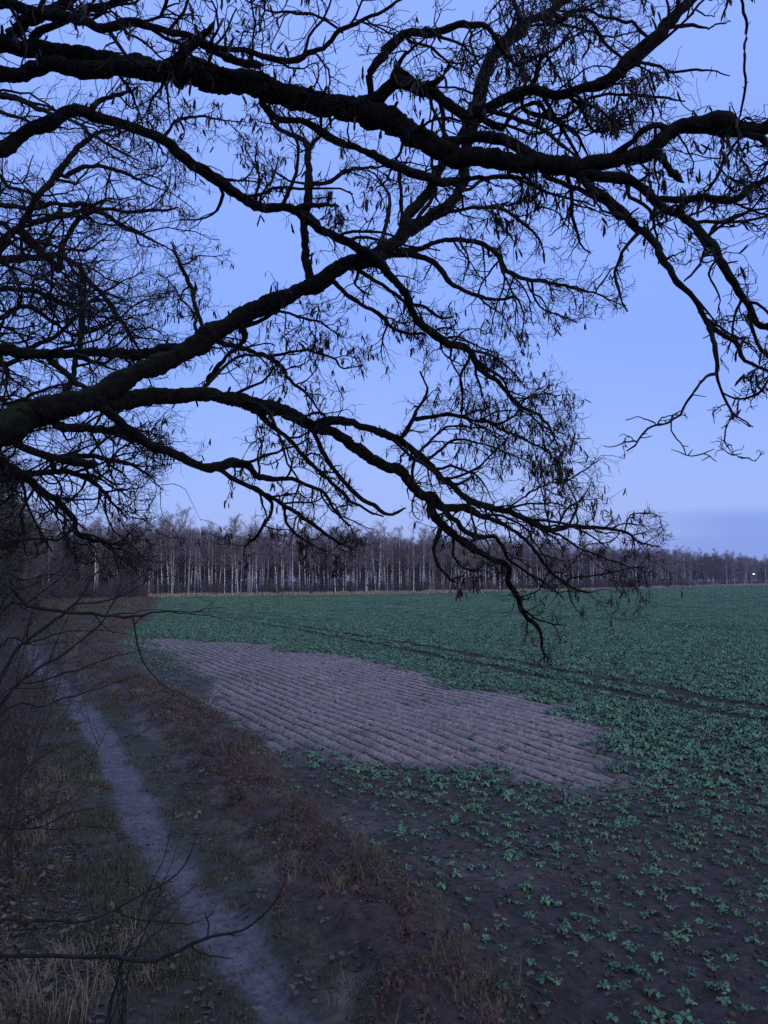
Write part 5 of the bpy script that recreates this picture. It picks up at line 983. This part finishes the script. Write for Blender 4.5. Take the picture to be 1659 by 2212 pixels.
x, y = area(-6, 1, 5.8, 16, 130); z = zones(x, y); p = pick(x, y, z['rut'] * 0.8); gravel = [(p[0], p[1], 0.004 + 0.012 * rng.random(len(p[0])) ** 3)]
M_peb = noisy('path_grit', (0.09, 0.075, 0.068), (0.20, 0.17, 0.155), 2.0, 0.9, obj_var=0.4, spec=0.2)
sow('path_grit', gravel, [template('grit_source', clod(M_peb)) for k in range(4)], 'small stones and crumbs of earth on the trodden path', 'gravel', 0.6)
sow('soil_clods', parts, [template('clod_source', clod(M_clod)) for k in range(5)], 'small dark clods of earth strewn over the headland', 'soil', 0.6)
sow('dry_clods', pparts, [template('dry_clod_source', clod(M_pclod)) for k in range(5)], 'pale dry clods of earth on the bare patch', 'soil', 0.6)
sow('turf', turf, g_short, 'short dark grass growing on and beside the path', 'grass')
sow('leaf_litter', lit, lit_src, 'fallen brown leaves strewn under the trees and along the path', 'leaves', 0.35)
sow('withered_herbs', rust, rust_src, 'rust brown withered plants on the bank between path and field', 'dead plants', 0.5)
sow('long_dry_grass', longg, g_long, 'pale long dry grass on the path bank', 'grass')
sow('rough_grass', midg, g_mid, 'rough dark grass under the shrubs', 'grass')
# pale grass strip at the foot of the far wood
P_ = np.vstack([edge_points(EDGE[2:5], 0.16, 0.2, -0.4, 1.8)[0], edge_points(EDGE[2:5], 0.35, 0.2, -0.6, 1.5)[0], edge_points(EDGE[4:7], 0.35, 0.2, -1.0, 2.5)[0]]); n = len(P_)
keep_ = fbm(P_[:, 0] * 0.12 + 3, P_[:, 1] * 0.12, 23, 3) + rng.normal(0, 0.12, n) > 0.42; P_ = P_[keep_]; n = len(P_)
M_pstraw = noisy('pale_dry_grass', (0.42, 0.33, 0.22), (0.60, 0.48, 0.33), 1.2, 0.9, spec=0.1)
big = [template('strip_source', tuft('strip', M_pstraw, 60, 1.0, 0.35, 0.03, 0.7)) for k in range(3)]
scatter('wood_edge_grass', np.column_stack([P_, hz(P_[:, 0], P_[:, 1])]), spin(n, 0.1), rng.uniform(0.35, 0.9, n) * (1 + P_[:, 1] / 900), rng.integers(0, 3, n), big, 'strip of pale dry grass between the crop and the far wood', 'grass')
# a few yellowed crop leaves and dry stalks lying on the headland
yl = leaf_mesh('fallen_leaf', M_yleaf, [(0.075, 0.05, -0.03, 0.012, 1.4, 0, 0.25), (0.05, 0.035, 0.0, 0.01, 1.2, 1.9, 0.3), (0.05, 0.03, 0.0, 0.01, 1.2, -1.9, 0.2)])
st_m = MB(); st_m.tubes(np.array([[0, 0, 0.015], [0.1, 0.02, 0.03], [0.2, 0.0, 0.02], [0.32, 0.03, 0.025]]), np.array([.004, .004, .003, .002]), 4); st_m = st_m.mesh('stalk', M_straw)
x, y = area(0.3, 6, 6.2, 13, 2.2); z = zones(x, y); k = np.where((z['field'] > 0.6) & (z['patch'] < 0.5))[0][:40]
for q, j in enumerate(k):
    if q % 4 == 3:
        o = link('dry_stalk', st_m, None, label='straw-coloured dry stalk lying on the dark headland soil', category='stalk', group='dry stalks on the headland')
    else:
        o = link('fallen_leaf', yl, None, label='yellowed fallen leaf lying on the dark headland soil', category='leaf', group='yellowed leaves on the headland')
    o.location = (x[j], y[j], float(hz(x[j], y[j])[0]) + 0.004); o.rotation_euler = (rng.uniform(-.2, .2), rng.uniform(-.2, .2), rng.uniform(0, 6.28)); o.scale = (rng.uniform(0.7, 1.3),) * 3
# a small lit lamp far off in front of the wood
M_glow = bpy.data.materials.new('lamp_glow'); M_glow.use_nodes = True; pb = M_glow.node_tree.nodes['Principled BSDF']; pb.inputs['Emission Color'].default_value = (1, 0.96, 0.9, 1); pb.inputs['Emission Strength'].default_value = 4.0
lp = at(1628, 1240, 372); lb = np.array([lp[0], lp[1], 0.0]); lamp = thing('yard_lamp', (lb[0], lb[1], 0), 'tiny lit white lamp on a post before the far end of the wood', 'lamp')
b = MB(); b.tubes(np.array([[0, 0, -0.3], [0, 0, lp[2] * 0.5], [0, 0, lp[2] - 0.1]]), np.array([0.07, 0.06, 0.05]), 8); link('post', b.mesh('post', M_dtrunk), lamp)
b = MB(); b.tubes(np.array([[-0.34, 0, lp[2]], [-0.32, 0, lp[2]], [0, 0, lp[2] + 0.03], [0.32, 0, lp[2]], [0.34, 0, lp[2]]]), np.array([0.02, 0.16, 0.2, 0.16, 0.02]), 10); link('lamp_head', b.mesh('lamp_head', M_glow), lamp)
print('objects', len(bpy.data.objects))
# ------------------------------------------------------------------ the evening air
def haze_box():
    X0, X1, Y0, Y1, Z0, Z1 = gx[0] - 10, gx[-1] + 10, gy[0] - 10, gy[-1] + 10, -1.3, 22.0
    b = MB(); b.add([(X0, Y0, Z0), (X1, Y0, Z0), (X1, Y1, Z0), (X0, Y1, Z0), (X0, Y0, Z1), (X1, Y0, Z1), (X1, Y1, Z1), (X0, Y1, Z1)], [(0, 3, 2, 1), (4, 5, 6, 7), (0, 1, 5, 4), (1, 2, 6, 5), (2, 3, 7, 6), (3, 0, 4, 7)])
    m = bpy.data.materials.new('evening_air'); m.use_nodes = True; n = m.node_tree; n.nodes.clear()
    o = n.nodes.new('ShaderNodeOutputMaterial'); v = n.nodes.new('ShaderNodeVolumePrincipled'); v.inputs['Color'].default_value = (0.85, 0.9, 1.0, 1); v.inputs['Density'].default_value = 0.00022; v.inputs['Anisotropy'].default_value = 0.0
    n.links.new(v.outputs[0], o.inputs['Volume'])
    link('haze', b.mesh('haze', m, False), None, kind='stuff', label='thin bluish evening haze over the field', category='haze')
haze_box()
